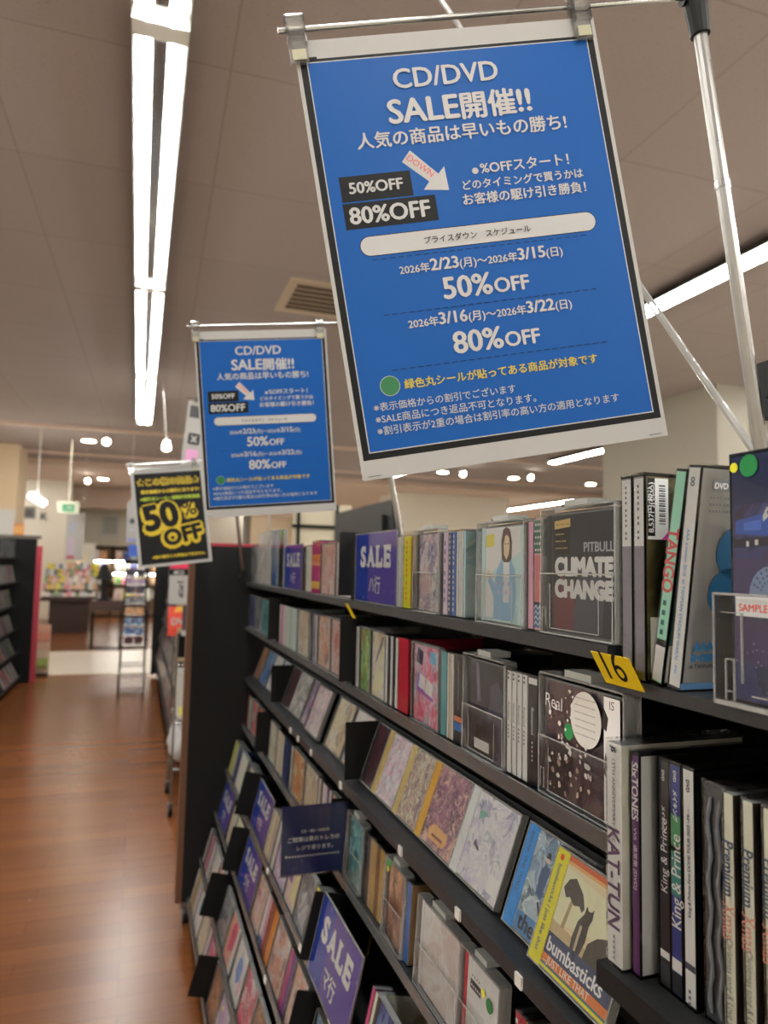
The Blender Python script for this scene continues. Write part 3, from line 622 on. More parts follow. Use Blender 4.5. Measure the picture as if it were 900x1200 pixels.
# --- top shelf, far end to near end
row('A', [
 ('f', 'Y2.90', 'greyclear', 'grey face-out case at the far end of the top shelf, beside the end panel', {'h': .15, 'w': .16}),
 ('f', 'Y2.72', 'white', 'tall white DVD case facing out at the far end of the top shelf, farther one', {'h': .19, 'w': .135, 'kind': 'dvd', 'hinge': None}),
 ('f', 'Y2.575', 'white', 'tall white DVD case facing out on the top shelf, left of the blue one', {'h': .19, 'w': .135, 'kind': 'dvd', 'hinge': None}),
 ('f', 'Y2.43', 'blue', 'tall blue DVD case facing out left of the farther SALE sign on the top shelf', {'h': .188, 'w': .12, 'kind': 'dvd'}),
 ('f', 'Y2.30', 'black', 'black DVD case with green dot directly left of the farther SALE sign', {'h': .185, 'w': .09, 'kind': 'dvd', 'dots': ((.06, .17, .01, '#1c7a44'), (.03, .172, .006, '#d9c21f'))}),
 ('S', 'Y2.20', 'ハ行', 'SALE card on the top shelf, the small farther one near the red-trimmed panel', {'w': .25, 'h': .132}),
 ('s', 'Y1.94', 2, ('black', 'dark grey'), '@ of two # spines right of the farther SALE card on the top shelf', {}),
 ('s', 'Y1.895', 5, ('cream', 'white', 'cream', 'pale pink', 'cream'), '@ of five pale spines left of the magenta box set on the top shelf', {}),
 ('s', 'Y1.83', 1, ('magenta',), 'thick magenta box set with gold foot between pale spines and pink-red CD', {'h': .135, 'bands': ((.012, .03, '#c79a3f'), (.07, .1, '#c46a3f'))}),
 ('f', 'Y1.735', 'pinkface', 'wrapped pink and red face-out CD right of the magenta box set', {'film': True, 'w': .142}),
 ('f', 'Y1.592', 'palepink', 'pale wrapped face-out CD just left of the black plate on the top shelf', {'film': True, 'w': .142}),
 ('d', 'Y1.445', 'black divider plate on the top shelf, left edge of the SALE ハ行 card', {}),
 ('S', 415, 'ハ行', 'SALE ハ行 card on the top shelf under the second blue poster pole', {'h': .137}),
 ('s', 463.5, 3, ('grey', 'clear', 'grey'), '@ of three thin grey spines between the SALE ハ行 card and the yellow box', {}),
 ('s', 471, 1, ('yellow',), 'yellow box set with red spine writing right of the SALE ハ行 card', {'maxth': .036, 'texts': (('▪▪▪ ▪▪▪▪ ▪▪▪▪', .115, .1, '#b8301f', .02, True, 1.0),), 'side': C('#d98a2e')}),
 ('f', 487, 'groupphoto', 'face-out CD with group photo cover in a clear keeper, right of the yellow box', {'sec': True}),
 ('s', 514, 1, ('black',), 'black spine right of the group photo CD on the top shelf', {}),
 ('s', 517.5, 1, ('lilac',), 'lilac spine between the black and the navy spines on the top shelf', {'texts': (('▪▪▪ ▪▪▪▪', .11, .09, '#6a5a86', .01, True, .8),)}),
 ('s', 523.5, 2, ('navy', 'blue'), '@ of two # spines with white lettering right of the lilac spine', {'texts': (('▪▪▪▪▪▪ ▪▪▪▪▪▪▪▪', .118, .11, '#c9d2e4', .01, True, .9),)}),
 ('s', 533, 4, ('clear', 'white', 'clear', 'light blue'), '@ of four clear-edged # spines left of the sky-blue portrait CDs', {}),
 ('f', 'Y0.90', 'sky', 'sky-blue face-out CD partly hidden behind the portrait CD of the smiling man', {'w': .12, 'X': .4475, 'hinge': None, 'cover': C('#98b3c2'), 'shapes': (('#d8b25a', [(.012, .098), (.03, .098), (.03, .113), (.012, .113)]), ('#c6dbe4', [(.0, .03), (.05, .02), (.05, .07), (.0, .08)]), ('#d09a8a', [(.014, .06), (.024, .055), (.030, .062), (.027, .07), (.018, .069)]))}),
 ('f', 562.5, 'sky', 'sky-blue CD cover of a long-haired man in pale jacket, arms wide', {'w': .113, 'flat': 1, 'sec': True, 'hinge': '#9fb6c2', 'cover': C('#9fb8c6'),
   'shapes': (('#cfe0e8', [(0.0128, .06), (0.1023, .09), (0.1023, .122), (0.0128, .122)]), ('#b5d2e0', [(0.0128, .01), (0.0440, .02), (0.0356, .06), (0.0128, .07)]),
              ('#dfe5e6', [(0.0128, .008), (0.0305, .008), (0.0305, .07), (0.0128, .085)]),
              ('#d9b04e', [(0.0136, .097), (0.0364, .099), (0.0364, .115), (0.0136, .113)]),
              ('#7397b2', [(0.0356, .006), (0.0863, .006), (0.0922, .04), (0.0897, .068), (0.0787, .084), (0.0576, .084), (0.0440, .068), (0.0390, .05), (0.0229, .063), (0.0187, .056), (0.0356, .034)]),
              ('#e3e6e6', [(0.0601, .0285), (0.0753, .0285), (0.0761, .083), (0.0609, .083)]),
              ('#4d3a36', [(0.0567, .082), (0.0550, .105), (0.0601, .119), (0.0685, .122), (0.0770, .118), (0.0821, .104), (0.0812, .082), (0.0745, .078), (0.0635, .078)]),
              ('#d8a991', [(0.0622, .088), (0.0614, .1), (0.0652, .111), (0.0702, .112), (0.0753, .108), (0.0766, .098), (0.0745, .088), (0.0685, .081)]),
              ('#c8907a', [(0.0656, .0905), (0.0723, .0905), (0.0690, .0875)]), ('#3a2c2a', [(0.0639, .1), (0.0673, .1), (0.0673, .1015), (0.0639, .1015)]), ('#3a2c2a', [(0.0711, .1), (0.0745, .1), (0.0745, .1015), (0.0711, .1015)]), ('#c18f78', [(0.0684, .0945), (0.0704, .0945), (0.0694, .1)]),
              ('#d8a991', [(0.0170, .06), (0.0221, .055), (0.0280, .062), (0.0263, .068), (0.0195, .068)])),
   'texts': (('▪▪▪ ▪▪', .043, .047, .042, '#8f93ae', .02, 0), ('▪▪▪▪', .047, .036, .034, '#9a9db4', .02, 0))}),
 ('s', 616.5, 1, ('pink',), 'pink spine right of the smiling man CD on the top shelf', {'h': .128}),
 ('s', 624, 1, ('#b98f96',), 'small box with red stripes and white dots on green, left of the dark rap CD', {'h': .130, 'depth': .13, 'bands': tuple([(.088, .126, '#2c5a4a'), (.004, .030, '#33527f'), (.030, .033, K_)] + [(.036+.0000*k, .086, '#b98f96') for k in range(1)])}),
], yend=along(.43, EYE-.0675, 639.3)+.0065)
# the striped box gets its printed pattern as part of the insert
def striped_box():
    o = [q for q in bpy.data.objects if q.get('label', '').startswith('small box with red stripes')][0]
    ins = o.children[0]; b = MB(); y0 = min(v.co.y for v in ins.data.vertices)+.0006; y1 = -y0
    n = 7
    for k in range(n):
        a = y0+(y1-y0)*(k+.0)/n; c = a+(y1-y0)*.5/n
        b.face([(.0004, c, .034), (.0004, a, .034), (.0004, a, .086), (.0004, c, .086)], C('#a8394a'))
    for j in range(5):
        for k in range(3):
            b.disc(frame((.0003, y0+(y1-y0)*(.2+.3*k+(.12 if j % 2 else 0)), .092+j*.0072), (0, -1, 0), (0, 0, 1)), .0018, C('#c9d0cc'), 8)
    for j in range(4):
        z = .006+j*.006
        pts = [(y1, z), (y1*.5, z+.004), (0, z), (y0*.5, z+.004), (y0, z)]
        for a, c in zip(pts, pts[1:]): b.face([(.0003, a[0], a[1]), (.0003, c[0], c[1]), (.0003, c[0], c[1]+.0018), (.0003, a[0], a[1]+.0018)], C('#c3ccd6'))
    b.build('printed_pattern', o)
striped_box()
DK = C('#24252d')
face_item(.43, along(.43, EYE-.0675, 639.5), EYE-.0669, 0, .122, 'darkrock', 'dark rap album CD in a clear keeper, left of the tall grey DVDs', GRP['A'], h=.131, sec=True, hinge='#1b1c20', cover=DK,
  shapes=(('#5b2f38', [(.014, .006), (.06, .006), (.05, .05), (.03, .064), (.014, .05)]), ('#3f414d', [(.05, .006), (.1, .006), (.105, .06), (.06, .07)]), ('#14110f', [(.016, .085), (.046, .087), (.046, .124), (.016, .122)]),
          ('#b39a5c', [(.016, .113), (.046, .115), (.046, .124), (.016, .122)])),
  texts=(('▪▪▪ ▪▪▪▪▪ ▪▪▪▪', .018, .117, .026, '#2a2418', .01, 0), ('▪▪▪▪▪▪', .018, .106, .016, '#b39a5c', .02, 0), ('▪▪▪▪ ▪▪▪', .018, .0985, .02, '#b39a5c', .02, 0), ('▪▪▪▪▪ ▪▪▪', .018, .091, .022, '#b39a5c', .01, 0),
         ('PITBULL', .070, .088, .05, '#8d8f96', .03, 0), ('CLIMATE', .0165, .064, .102, '#c2c4c8', .075, 0), ('CHANGE', .0165, .041, .102, '#c2c4c8', .075, 0)))
# --- second shelf
row('B', [
 ('f', 'Y2.90', 'navy', 'navy CD facing out at the far end of the second shelf', {}),
 ('f', 'Y2.755', 'greyclear', 'grey face-out CD right of the navy one at the far end', {}),
 ('f', 'Y2.61', 'tealart', 'dark teal face-out CD, far part of the second shelf', {'film': True}),
 ('f', 'Y2.465', 'pinkred', 'hot pink face-out CD left of the first black plate on the second shelf', {'w': .10}),
 ('d', 'Y2.285', 'farther of the two black divider plates on the second shelf', {}),
 ('s', 'Y2.26', 10, ('pale pink', 'hot pink', 'clear', 'clear', 'white', 'pale pink', 'mint', 'clear', 'white', 'light blue'), '@ spine, #, right of the farther black plate on the second shelf', {}),
 ('f', 347, 'beige', 'beige wrapped face-out CD in the middle of the second shelf, left of white spines', {'film': True}),
 ('s', 365.5, 4, ('lilac', 'navy', 'white', 'white'), '@ of four thin spines, #, between the beige and the salmon CDs', {}),
 ('f', 370.5, 'salmon', 'salmon wrapped face-out CD on the second shelf, partly covered', {'film': True}),
 ('f', 386, 'pinkface', 'wrapped pinkish face-out CD left of the nearer black plate, second shelf', {'film': True}),
 ('d', 'Y1.43', 'nearer of the two black divider plates on the second shelf, under the small yellow tag', {}),
 ('s', 415.5, 3, ('grey', 'white', 'white'), '@ of three thin # spines right of the nearer black plate', {}),
 ('f', 419.5, 'green', 'face-out CD with green and orange cover right of the nearer black plate', {'w': .075}),
 ('f', 432.5, 'beige', 'pale beige face-out CD with grey diagonal stroke, left of black and white spines', {'w': .12, 'shapes': (('#6f6f6b', [(.03, .06), (.07, .1), (.08, .118), (.068, .115), (.035, .075)]), ('#c9b79a', [(.02, .01), (.07, .02), (.08, .055), (.03, .05)]))}),
 ('s', 450, 5, ('white', 'black', 'white', 'black', 'white'), '@ of five thin spines, #, just left of the thick red box', {}),
 ('s', 464.5, 1, ('red',), 'thick plain red box set on the second shelf', {'maxth': .05, 'h': .128, 'side': C('#9c1a2e')}),
 ('f', 481, 'pinkred', 'hot pink face-out CD with white figures, right of the red box', {'film': True, 'w': .11, 'shapes': (('#2f2740', [(.02, .095), (.045, .09), (.05, .112), (.025, .118)]), ('#5f9bd0', [(.075, .098), (.1, .098), (.1, .116), (.075, .116)]), ('#6a5aa8', [(.02, .055), (.05, .05), (.06, .075), (.03, .08)]), ('#d3d9e6', [(.03, .056), (.055, .053), (.058, .074), (.036, .078)]), ('#dfe2ea', [(.058, .05), (.085, .047), (.09, .066), (.066, .073)]), ('#7b3f8f', [(.02, .05), (.09, .04), (.09, .046), (.02, .056)]))}),
 ('s', 515, 1, ('teal',), 'teal spine right of the hot pink CD on the second shelf', {}),
 ('s', 522, 3, ('clear', 'beige', 'clear'), '@ of three crinkled # spines between the teal spine and the black soundtrack box', {'film': True}),
 ('s', 530, 1, ('black',), 'black box spine with orange and blue emblem near its foot', {'maxth': .04, 'texts': (('The Best of Popular Country Songs', .115, .068, '#b9bab8', 0, True, .8),), 'bands': ((.018, .03, '#2f5f9f'), (.031, .038, '#b06a4a'))}),
 ('f', 544, 'darkrock', 'dark stormy-sky CD in a clear keeper, left of four white spines', {'sec': True, 'w': .108, 'hinge': '#121214', 'X': .4345, 'shapes': (('#17171a', [(.027, .02), (.054, .02), (.054, .04), (.027, .04)]), ('#c3c3be', [(.022, .008), (.064, .008), (.064, .021), (.022, .021)]), ('#5a556b', [(.03, .07), (.04, .07), (.034, .12), (.026, .12)]))}),
 ('s', 590, 4, ('white',), '@ from the left of four white spines beside the thick black spine', {'texts': (('flumpool', .085, .022, '#3a3a3a', .0, True, 1.0), ('▪▪', .12, .008, '#2a2a2a', .0, True, 1.2), ('▪▪▪▪', .058, .016, '#55555a', .0, True, 1))}),
 ('s', 617, 1, ('black',), 'thick black spine lettered in white, left of the dark crackled CD box', {'texts': (('flumpool', .088, .03, '#c9c9c6', 0, True, .9), ('▪▪▪▪▪', .05, .022, '#c9c9c6', 0, True, .9)), 'bands': ((.006, .02, '#26272a'), (.114, .121, '#c0c0bd'))}),
], yend=along(.436, EYE-.243, 637)+.007)
yr = along(.436, EYE-.243, 637.5)
rng = random.Random(3)
speck = []
for k in range(150):
    u_, v_ = rng.uniform(.012, .09), rng.uniform(.004, .118)
    if rng.random() > .35+.5*(1-abs(v_-.05)/.07): continue
    s_ = rng.uniform(.0012, .004); a0 = rng.uniform(0, 6.28)
    speck.append((rng.choice(['#b9aca6', '#8e7a77', '#cfc6c0', '#5a4248']), [(u_+s_*rng.uniform(.4, 1.3)*math.cos(a0+j*1.05), v_+s_*rng.uniform(.4, 1.3)*math.sin(a0+j*1.05)) for j in range(6)]))
speck.sort(key=lambda q: q[0])
face_item(.436, yr, EYE-.2425, 0, .138, 'realrock', 'dark crackled CD box with a green dot and white right band, under the rap CD', GRP['B'], h=.126, thick=.013, sec=True, hinge=None, film=True,
  shapes=[('#4b343b', [(.004, .07), (.05, .05), (.09, .08), (.08, .122), (.01, .122)]), ('#2c2327', [(.004, .004), (.04, .004), (.055, .05), (.02, .068), (.004, .06)])] + speck +
         [('#c4c2bd', [(.112, .004), (.1365, .004), (.1365, .123), (.112, .123)]), ('#15110f', [(.112, .05), (.117, .046), (.119, .06), (.114, .07)]), ('#15110f', [(.108, .094), (.116, .09), (.119, .103), (.112, .112)]),
          ('#a9a7a3', [(.082+.026*math.cos(j*.2618), .094+.028*math.sin(j*.2618)) for j in range(24)])],
  texts=[('Real', .008, .096, .032, '#c9c4c0', -.008, -.05)] + [('▪▪▪▪ ▪▪▪▪▪▪ ▪▪▪', .064, .113-.0072*j, .034, '#5c5a58', 0, 0) for j in range(6)] + [('IS', .121, .112, .007, '#44423f', 0, 0)],
  dots=((.048, .075, .0085, '#17713c'),))
# --- the slanted ledge
OB = {'obi': '#a8935c'}
row('C', [
 ('f', 'Y2.90', 'brown', 'small brown face-out CD at the far end of the slanted ledge', {'film': True}),
 ('f', 'Y2.77', 'blue', 'blue face-out CD at the far end of the slanted ledge', {}),
 ('f', 'Y2.62', 'white', 'white cover CD left of the farther ledge divider', {'film': True}),
 ('f', 'Y2.47', 'bluewhite', 'pale blue CD directly left of the farther ledge divider', {'film': True, 'w': .12}),
 ('d', 'Y2.33', 'farther slanted black plate standing on the ledge', {'slant': True}),
 ('f', 'Y2.31', 'darkred', 'dark red CD just right of the farther ledge divider', {'w': .12, 'film': True}),
 ('f', 'Y2.19', 'bw', 'black and white cover CD on the ledge, right of the dark red one', {'film': True, 'hinge': '#b9b9b6'}),
 ('f', 'Y2.03', 'purple', 'purple-toned picture CD on the ledge, half covered by a pink one', {'film': True}),
 ('f', 'Y1.93', 'lightpink', 'soft pink and blue picture CD on the ledge, in front of the purple one', {'film': True}),
 ('f', 'Y1.755', 'beige', 'beige picture CD on the ledge, half hidden behind the nearer ledge divider', {'film': True}),
 ('f', 'Y1.605', 'palepink', 'pale pink glossy CD whose top corner shows over the nearer ledge divider', {}),
 ('d', 'Y1.455', 'nearer slanted black plate standing on the ledge', {'slant': True}),
 ('f', 'Y1.448', 'darkred', 'dark cover CD in the corner right of the nearer ledge divider', {'film': True}),
 ('f', 434, 'animepink', 'CD with gold side band and pale pink collage cover', {'flat': 1, 'film': True, **OB}),
 ('f', 458, 'animegold', 'CD with gold side band and brownish collage cover', {'flat': 1, 'film': True, **OB}),
 ('f', 484, 'animered', 'CD with bright orange side band and crimson collage cover', {'flat': 1, 'film': True, 'obi': '#d98a1f', 'shapes': (('#c98f5f', [(.05, .012), (.105, .012), (.115, .022), (.11, .034), (.06, .036), (.045, .026)]), ('#6b3f3a', [(.06, .018), (.1, .018), (.1, .022), (.06, .022)]))}),
 ('f', 525, 'animepale', 'CD with pale grey side band and lavender collage cover', {'film': True, 'flat': 1, 'obi': '#b4b6b8', 'shapes': (('#d3d6da', [(.108, .012), (.137, .012), (.137, .034), (.108, .034)]), ('#5f8f86', [(.04, .085), (.06, .095), (.055, .1), (.038, .098)]), ('#3a3550', [(.045, .052), (.062, .047), (.064, .05), (.048, .06)]))}),
 ('f', 587, 'bluegroup', 'CD with blue side band and dark blue group illustration', {'film': True, 'flat': 1, 'obi': '#1273c4', 'obitext': ('BREAK THE WALL', .115, .075, '#14426f', .01),
   'shapes': (('#3a6d9e', [(.025, .003), (.138, .003), (.138, .03), (.025, .025)]), ('#2b4468', [(.05, .055), (.062, .05), (.066, .08), (.056, .092), (.048, .08)]), ('#33547e', [(.07, .05), (.086, .05), (.09, .078), (.08, .09), (.07, .08)]), ('#232c40', [(.09, .06), (.1, .056), (.104, .085), (.095, .094), (.088, .08)]),
              ('#c7a596', [(.054, .092), (.06, .092), (.06, .099), (.054, .099)]), ('#c7a596', [(.077, .09), (.083, .09), (.083, .097), (.077, .097)]), ('#171c28', [(.052, .097), (.062, .097), (.06, .104), (.054, .104)]), ('#5a4038', [(.075, .095), (.085, .095), (.083, .102), (.077, .102)]), ('#171c28', [(.09, .094), (.103, .092), (.101, .103), (.093, .104)])),
   'texts': (('the', .032, .008, .036, '#10131a', .03, -.05), ('Voi', .062, .03, .034, '#10131a', .03, .25))}),
])
yb = along(.45, EYE-.44, 627.5)
Mk = '#b8aa8b'
cat1 = [(.028, .088), (.034, .099), (.045, .104), (.062, .094), (.07, .082), (.067, .077), (.061, .081), (.052, .078), (.042, .083), (.036, .08)]
cat2 = [(.064, .034), (.062, .05), (.065, .068), (.072, .078), (.073, .087), (.077, .083), (.082, .084), (.085, .088), (.086, .078), (.083, .07), (.084, .055), (.08, .04), (.076, .034)]
cat3 = [(.085, .036), (.088, .055), (.1, .066), (.115, .072), (.138, .074), (.138, .034), (.09, .03)]
face_item(.45-.0122*math.cos(R(20)), yb, EYE-.44+.0122*math.sin(R(20)), R(20), .142, 'sand', 'CD with yellow side band, sepia cats cover and white title over stripes', GRP['C'], film=True, obi='#d6b322', hinge='#2a2723', cover=C(Mk),
  obitext=('bumbasticks / just like that', .107, .095, '#1f3f6f', .015),
  shapes=[('#c3b698', [(.0245, .05), (.139, .07), (.139, .1), (.0245, .11)]), ('#b0522c', [(.0245, .1165), (.139, .1165), (.139, .122), (.0245, .122)]), ('#c98b55', [(.0245, .113), (.139, .113), (.139, .1165), (.0245, .1165)]),
          ('#9f8e6c', [(.0245, .034), (.139, .034), (.139, .046), (.0245, .052)]), ('#8a795a', [(.04, .05), (.046, .05), (.05, .08), (.046, .085)]),
          ('#3a3431', cat1), ('#2c2826', cat2), ('#332c28', cat3), ('#9b8f7a', [(.069, .04), (.073, .04), (.074, .066), (.07, .066)]), ('#26304f', [(.0245, .0165), (.139, .0165), (.139, .0395), (.0245, .0395)]),
          ('#b5622f', [(.0245, .0085), (.139, .0085), (.139, .0175), (.0245, .0175)]), ('#2f5f6b', [(.0245, .0062), (.139, .0062), (.139, .0085), (.0245, .0085)]), ('#d6b322', [(.0245, .003), (.139, .003), (.139, .0062), (.0245, .0062)])],
  texts=[('bumbasticks', .028, .0215, .098, '#d8d6ce', .03, 0), ('...JUST LIKE THAT', .028, .0098, .082, '#d8cbb0', .01, 0)],
  dots=((.0125, .115, .0035, '#b0421f'),))
# --- shelf under the ledge
row('D', [
 ('s', 'Y2.90', 3, ('red', 'mint', 'grey'), '@ of three slim # spines at the far end below the ledge', {'to': 2.80, 'film': True}),
 ('f', 'Y2.79', 'redmag', 'red and cream CD at the far end under the ledge', {}),
 ('f', 'Y2.63', 'orange', 'orange CD left of the black plate under the far part of the ledge', {'cover': C('#b5642a')}),
 ('d', 'Y2.44', 'black divider plate under the far ledge, beside the orange CD', {'out': .04}),
 ('f', 'Y2.40', 'cream', 'cream CD right of the far black plate under the ledge', {'w': .12}),
 ('s', 'Y2.27', 9, ('beige', 'white', 'beige', 'cream', 'navy', 'navy', 'navy', 'black', 'grey'), '@ spine, #, of the cream-to-navy bunch under the ledge', {}),
 ('f', 'Y2.03', 'orange', 'orange and beige picture CD under the ledge, right of the navy spines', {'film': True}),
 ('f', 'Y1.875', 'beige', 'beige picture CD with orange spots under the middle of the ledge', {'film': True}),
 ('s', 'Y1.728', 6, ('grey', 'dark grey', 'white', 'lilac', 'navy', 'white'), '@ spine, #, above the navy notice card under the ledge', {}),
 ('f', 'Y1.61', 'salmon', 'salmon CD behind the navy notice card, under the ledge', {}),
 ('d', 'Y1.505', 'black plate under the ledge, directly behind the navy notice card', {'out': .03}),
 ('f', 'Y1.462', 'tealart', 'teal and grey CD right of the navy notice card, under the ledge', {'sec': True}),
 ('s', 421, 2, ('black', 'dark grey'), '@ of two # spines left of the gold spines under the ledge', {}),
 ('s', 428.5, 5, ('tan', 'gold', 'brown', 'gold', 'tan'), '@ of five gold-brown spines under the ledge, #', {'h': .128}),
 ('f', 448, 'brown', 'brown face-out CD in a clear keeper under the ledge, left of the blue-edged box', {'sec': True, 'dots': ((.006, .118, .008, '#2b7a3d'), (.003, .108, .005, '#d3b41f'))}),
 ('s', 470, 1, ('blue',), 'box with blue spine and tan side carrying a barcode, under the ledge', {'maxth': .02, 'side': C('#a68a63'), 'h': .127}),
 ('f', 488, 'pinkwhite', 'plain pinkish-white CD in a clear keeper under the ledge', {'sec': True, 'hinge': '#cdbfbb', 'shapes': (('#a8918f', [(.05, .06), (.053, .058), (.052, .085)]), ('#a8918f', [(.07, .055), (.073, .054), (.07, .085)]), ('#a8918f', [(.09, .052), (.093, .051), (.091, .08)]), ('#a8918f', [(.11, .05), (.113, .049), (.111, .078)]))}),
 ('f', 538, 'whitecard', 'white CD with red hinge and green dot in a clear keeper, under the ledge', {'w': .1, 'sec': True, 'hinge': '#a5232f', 'dots': ((.075, .092, .0085, '#1d5a30'), (.058, .098, .005, '#d3c02f')), 'shapes': (('#1d1d1f', [(.02, .086), (.05, .086), (.05, .098), (.02, .098)]),), 'texts': (('▪▪▪▪', .024, .1, .022, '#7a7472', 0, 0), ('▪▪▪▪▪', .023, .088, .025, '#d8d8d4', 0, 0))}),
], yend=.73)
xd, zd = .437, EYE-.634
for k, (hu, tx) in enumerate((('red', '▪▪▪▪ ▪▪▪'), ('red', '▪▪▪▪ ▪▪▪'), ('orange', ''))):
    spine_item(xd-.0025, .768-.0112*k, zd, R(3), .0108, hu, '%s of three red and orange spines in front of the green-dot CD' % NUM[k], GRP['D'], texts=((tx, .115, .07, '#d9cdbd', .01, True, .9),) if tx else ())
for k in range(5):
    spine_item(xd+.02, .727-.0125*k, zd-.0, R(3), .0115, 'black', '%s black case from the left at the near lower edge under the ledge' % NUM[k], GRP['D'])
# notice card sticking out towards the aisle
pn = at_y(331, 946, 1.474); n0 = at_y(406, 936, 1.474); n1 = at_y(331, 1027, 1.474)
r = empty('notice_sign', (n0.x, 1.474, n1.z)); wn, hn = n0.x-pn.x, pn.z-n1.z
b = MB(); b.box(-wn, .004, -.0006, .0006, 0, hn, C('#1b2250', .25)); N_ = C('#c9ccd8', .3)
b2 = frame((-wn, -.0009, 0), (1, 0, 0), (0, 0, 1))
b.text('CD・BD・DVDの', b2 @ T(wn*.30, hn*.60, 0), width=wn*.44, m=N_, bold=.015); b.text('ご精算は奥のトレカの', b2 @ T(wn*.1, hn*.475, 0), width=wn*.8, m=N_, bold=.015)
b.text('レジで承ります。', b2 @ T(wn*.24, hn*.35, 0), width=wn*.56, m=N_, bold=.015); b.text('※▪▪▪▪▪▪▪▪▪▪▪▪▪▪▪▪▪▪', b2 @ T(wn*.06, hn*.24, 0), width=wn*.84, m=N_)
b.build('printed_card', r); MB().box(-wn-.002, .0055, -.0022, .0022, -.002, hn+.003, M_ACRYL).build('acrylic_holder', r)
MB().box(.0058, .05, -.0016, .0016, 0, hn, M_BLACKP).build('clip_plate', r)
tag(r, 'navy notice card with white Japanese lettering sticking out from the shelf under the ledge', 'notice sign')
# --- sloping tiers
row('E', [
 ('s', 'Y2.90', 5, ('yellow-green', 'yellow-green', 'grey', 'dark grey', 'navy'), '@ spine, #, at the far end of the upper sloping tier', {'to': 2.72}),
 ('f', 'Y2.71', 'pinkwhite', 'white and red CD left of the farthest black plate of the upper tier', {'hinge': '#c9c4bd', 'cover': C('#cdb9ae')}),
 ('s', 'Y2.56', 8, ('black', 'dark grey', 'beige', 'cream', 'tan', 'beige', 'grey', 'white'), '@ spine, #, left of the SALE ヤ行 card on the upper tier', {}),
 ('d', 'Y2.345', 'black divider plate left of the SALE ヤ行 card on the upper sloping tier', {'out': .05}),
 ('S', 'Y2.32', 'ヤ行', 'SALE ヤ行 card, uppermost of the three small SALE cards on the lower left', {'w': .235}),
 ('s', 'Y2.07', 8, ('grey', 'beige', 'cream', 'tan', 'grey', 'dark grey', 'white', 'clear'), '@ spine, #, right of the SALE ヤ行 card on the upper tier', {}),
 ('f', 'Y1.93', 'lilac', 'pale lilac CD left of the navy notice card on the upper tier', {'film': True}),
 ('f', 'Y1.785', 'purple', 'CD with purple corner below the navy notice card', {'film': True, 'cover': C('#b3a39d'), 'shapes': (('#5a3a86', [(.018, .05), (.05, .05), (.05, .12), (.018, .12)]), ('#c4b187', [(.058, .02), (.1, .02), (.1, .1), (.058, .11)]))}),
 ('f', 'Y1.675', 'greyclear', 'grey wrapped CD left of the bright yellow spine on the upper tier', {'film': True, 'w': .12}),
 ('s', 'Y1.55', 1, ('yellow',), 'bright yellow spine right below the navy notice card', {'maxth': .03, 'side': C('#c9a227')}),
 ('d', 'Y1.47', 'black divider plate right of the bright yellow spine, left of SALE マ行', {'out': .03}),
 ('S', 'Y1.455', 'マ行', 'large slanting SALE マ行 card in the lower middle', {'w': .262, 'h': .15, 'dx': -.014}),
 ('s', 'Y1.165', 1, ('hot pink',), 'hot pink spine just right of the large SALE マ行 card', {'maxth': .012}),
 ('s', 'Y1.15', 1, ('cream',), 'cream spine next to the hot pink spine at the bottom edge', {'maxth': .012}),
 ('f', 'Y1.135', 'navy', 'dark blue CD with a green label, at the bottom edge beside SALE マ行', {'w': .11, 'shapes': (('#2f9a45', [(.03, .06), (.075, .06), (.075, .1), (.03, .1)]), ('#cfe6cf', [(.036, .082), (.07, .082), (.07, .086), (.036, .086)]))}),
 ('f', 'Y1.055', 'sky', 'light blue CD leaning out at the bottom edge of the photo', {'cover': C('#86a9d3'), 'hinge': '#3f8fc4', 'w': .13}),
 ('f', 'Y0.90', 'pinkface', 'pink CD near the light blue one, upper sloping tier', {}),
], yend=.6)
row('F', [
 ('S', 'Y2.90', 'ワ行', 'SALE card farthest away, in front of the black end panel', {'w': .235}),
 ('s', 'Y2.63', 6, ('beige', 'pale pink', 'tan', 'cream', 'grey', 'white'), '@ spine, #, right of the farthest SALE card', {}),
 ('f', 'Y2.53', 'cream', 'cream CD right of the pale spines, middle sloping tier', {'cover': C('#bdb79a')}),
 ('s', 'Y2.385', 3, ('dark grey', 'black', 'pink'), '@ of three # spines left of the SALE ラ行 card', {'to': 2.35}),
 ('d', 'Y2.335', 'black divider plate left of the SALE ラ行 card', {'out': .05}),
 ('S', 'Y2.31', 'ラ行', 'SALE ラ行 card, middle one of the three small SALE cards on the lower left', {'w': .24}),
 ('f', 'Y2.05', 'pinkface', 'pink-white CD right of the SALE ラ行 card', {'film': True, 'w': .12}),
 ('s', 'Y1.925', 2, ('white', 'pink'), '@ of two upright # spines beside the plaid spine', {'to': 1.875, 'bands': ((.004, .02, '#3a4a7c'),)}),
 ('s', 'Y1.87', 2, ('plaid', 'orange'), '@ thick spine, #, beside the white and pink ones on the middle tier', {'to': 1.79}),
 ('f', 'Y1.785', 'salmon', 'orange-pink picture CD right of the plaid spine', {'film': True}),
 ('s', 'Y1.635', 2, ('magenta', 'purple'), '@ of two glossy spines, #, right of the orange-pink picture CD', {'to': 1.585, 'film': True}),
 ('f', 'Y1.58', 'salmon', 'salmon wrapped CD left of the lowest middle black plate', {'film': True, 'w': .11}),
 ('d', 'Y1.425', 'black plate at the bottom edge below the SALE マ行 card', {'out': .04}),
 ('f', 'Y1.40', 'bluegroup', 'dark bluish CD right of the black plate at the bottom edge', {'film': True}),
 ('f', 'Y1.25', 'palepink', 'pale CD at the bottom edge, right end of the middle tier', {'film': True}),
], yend=1.0)
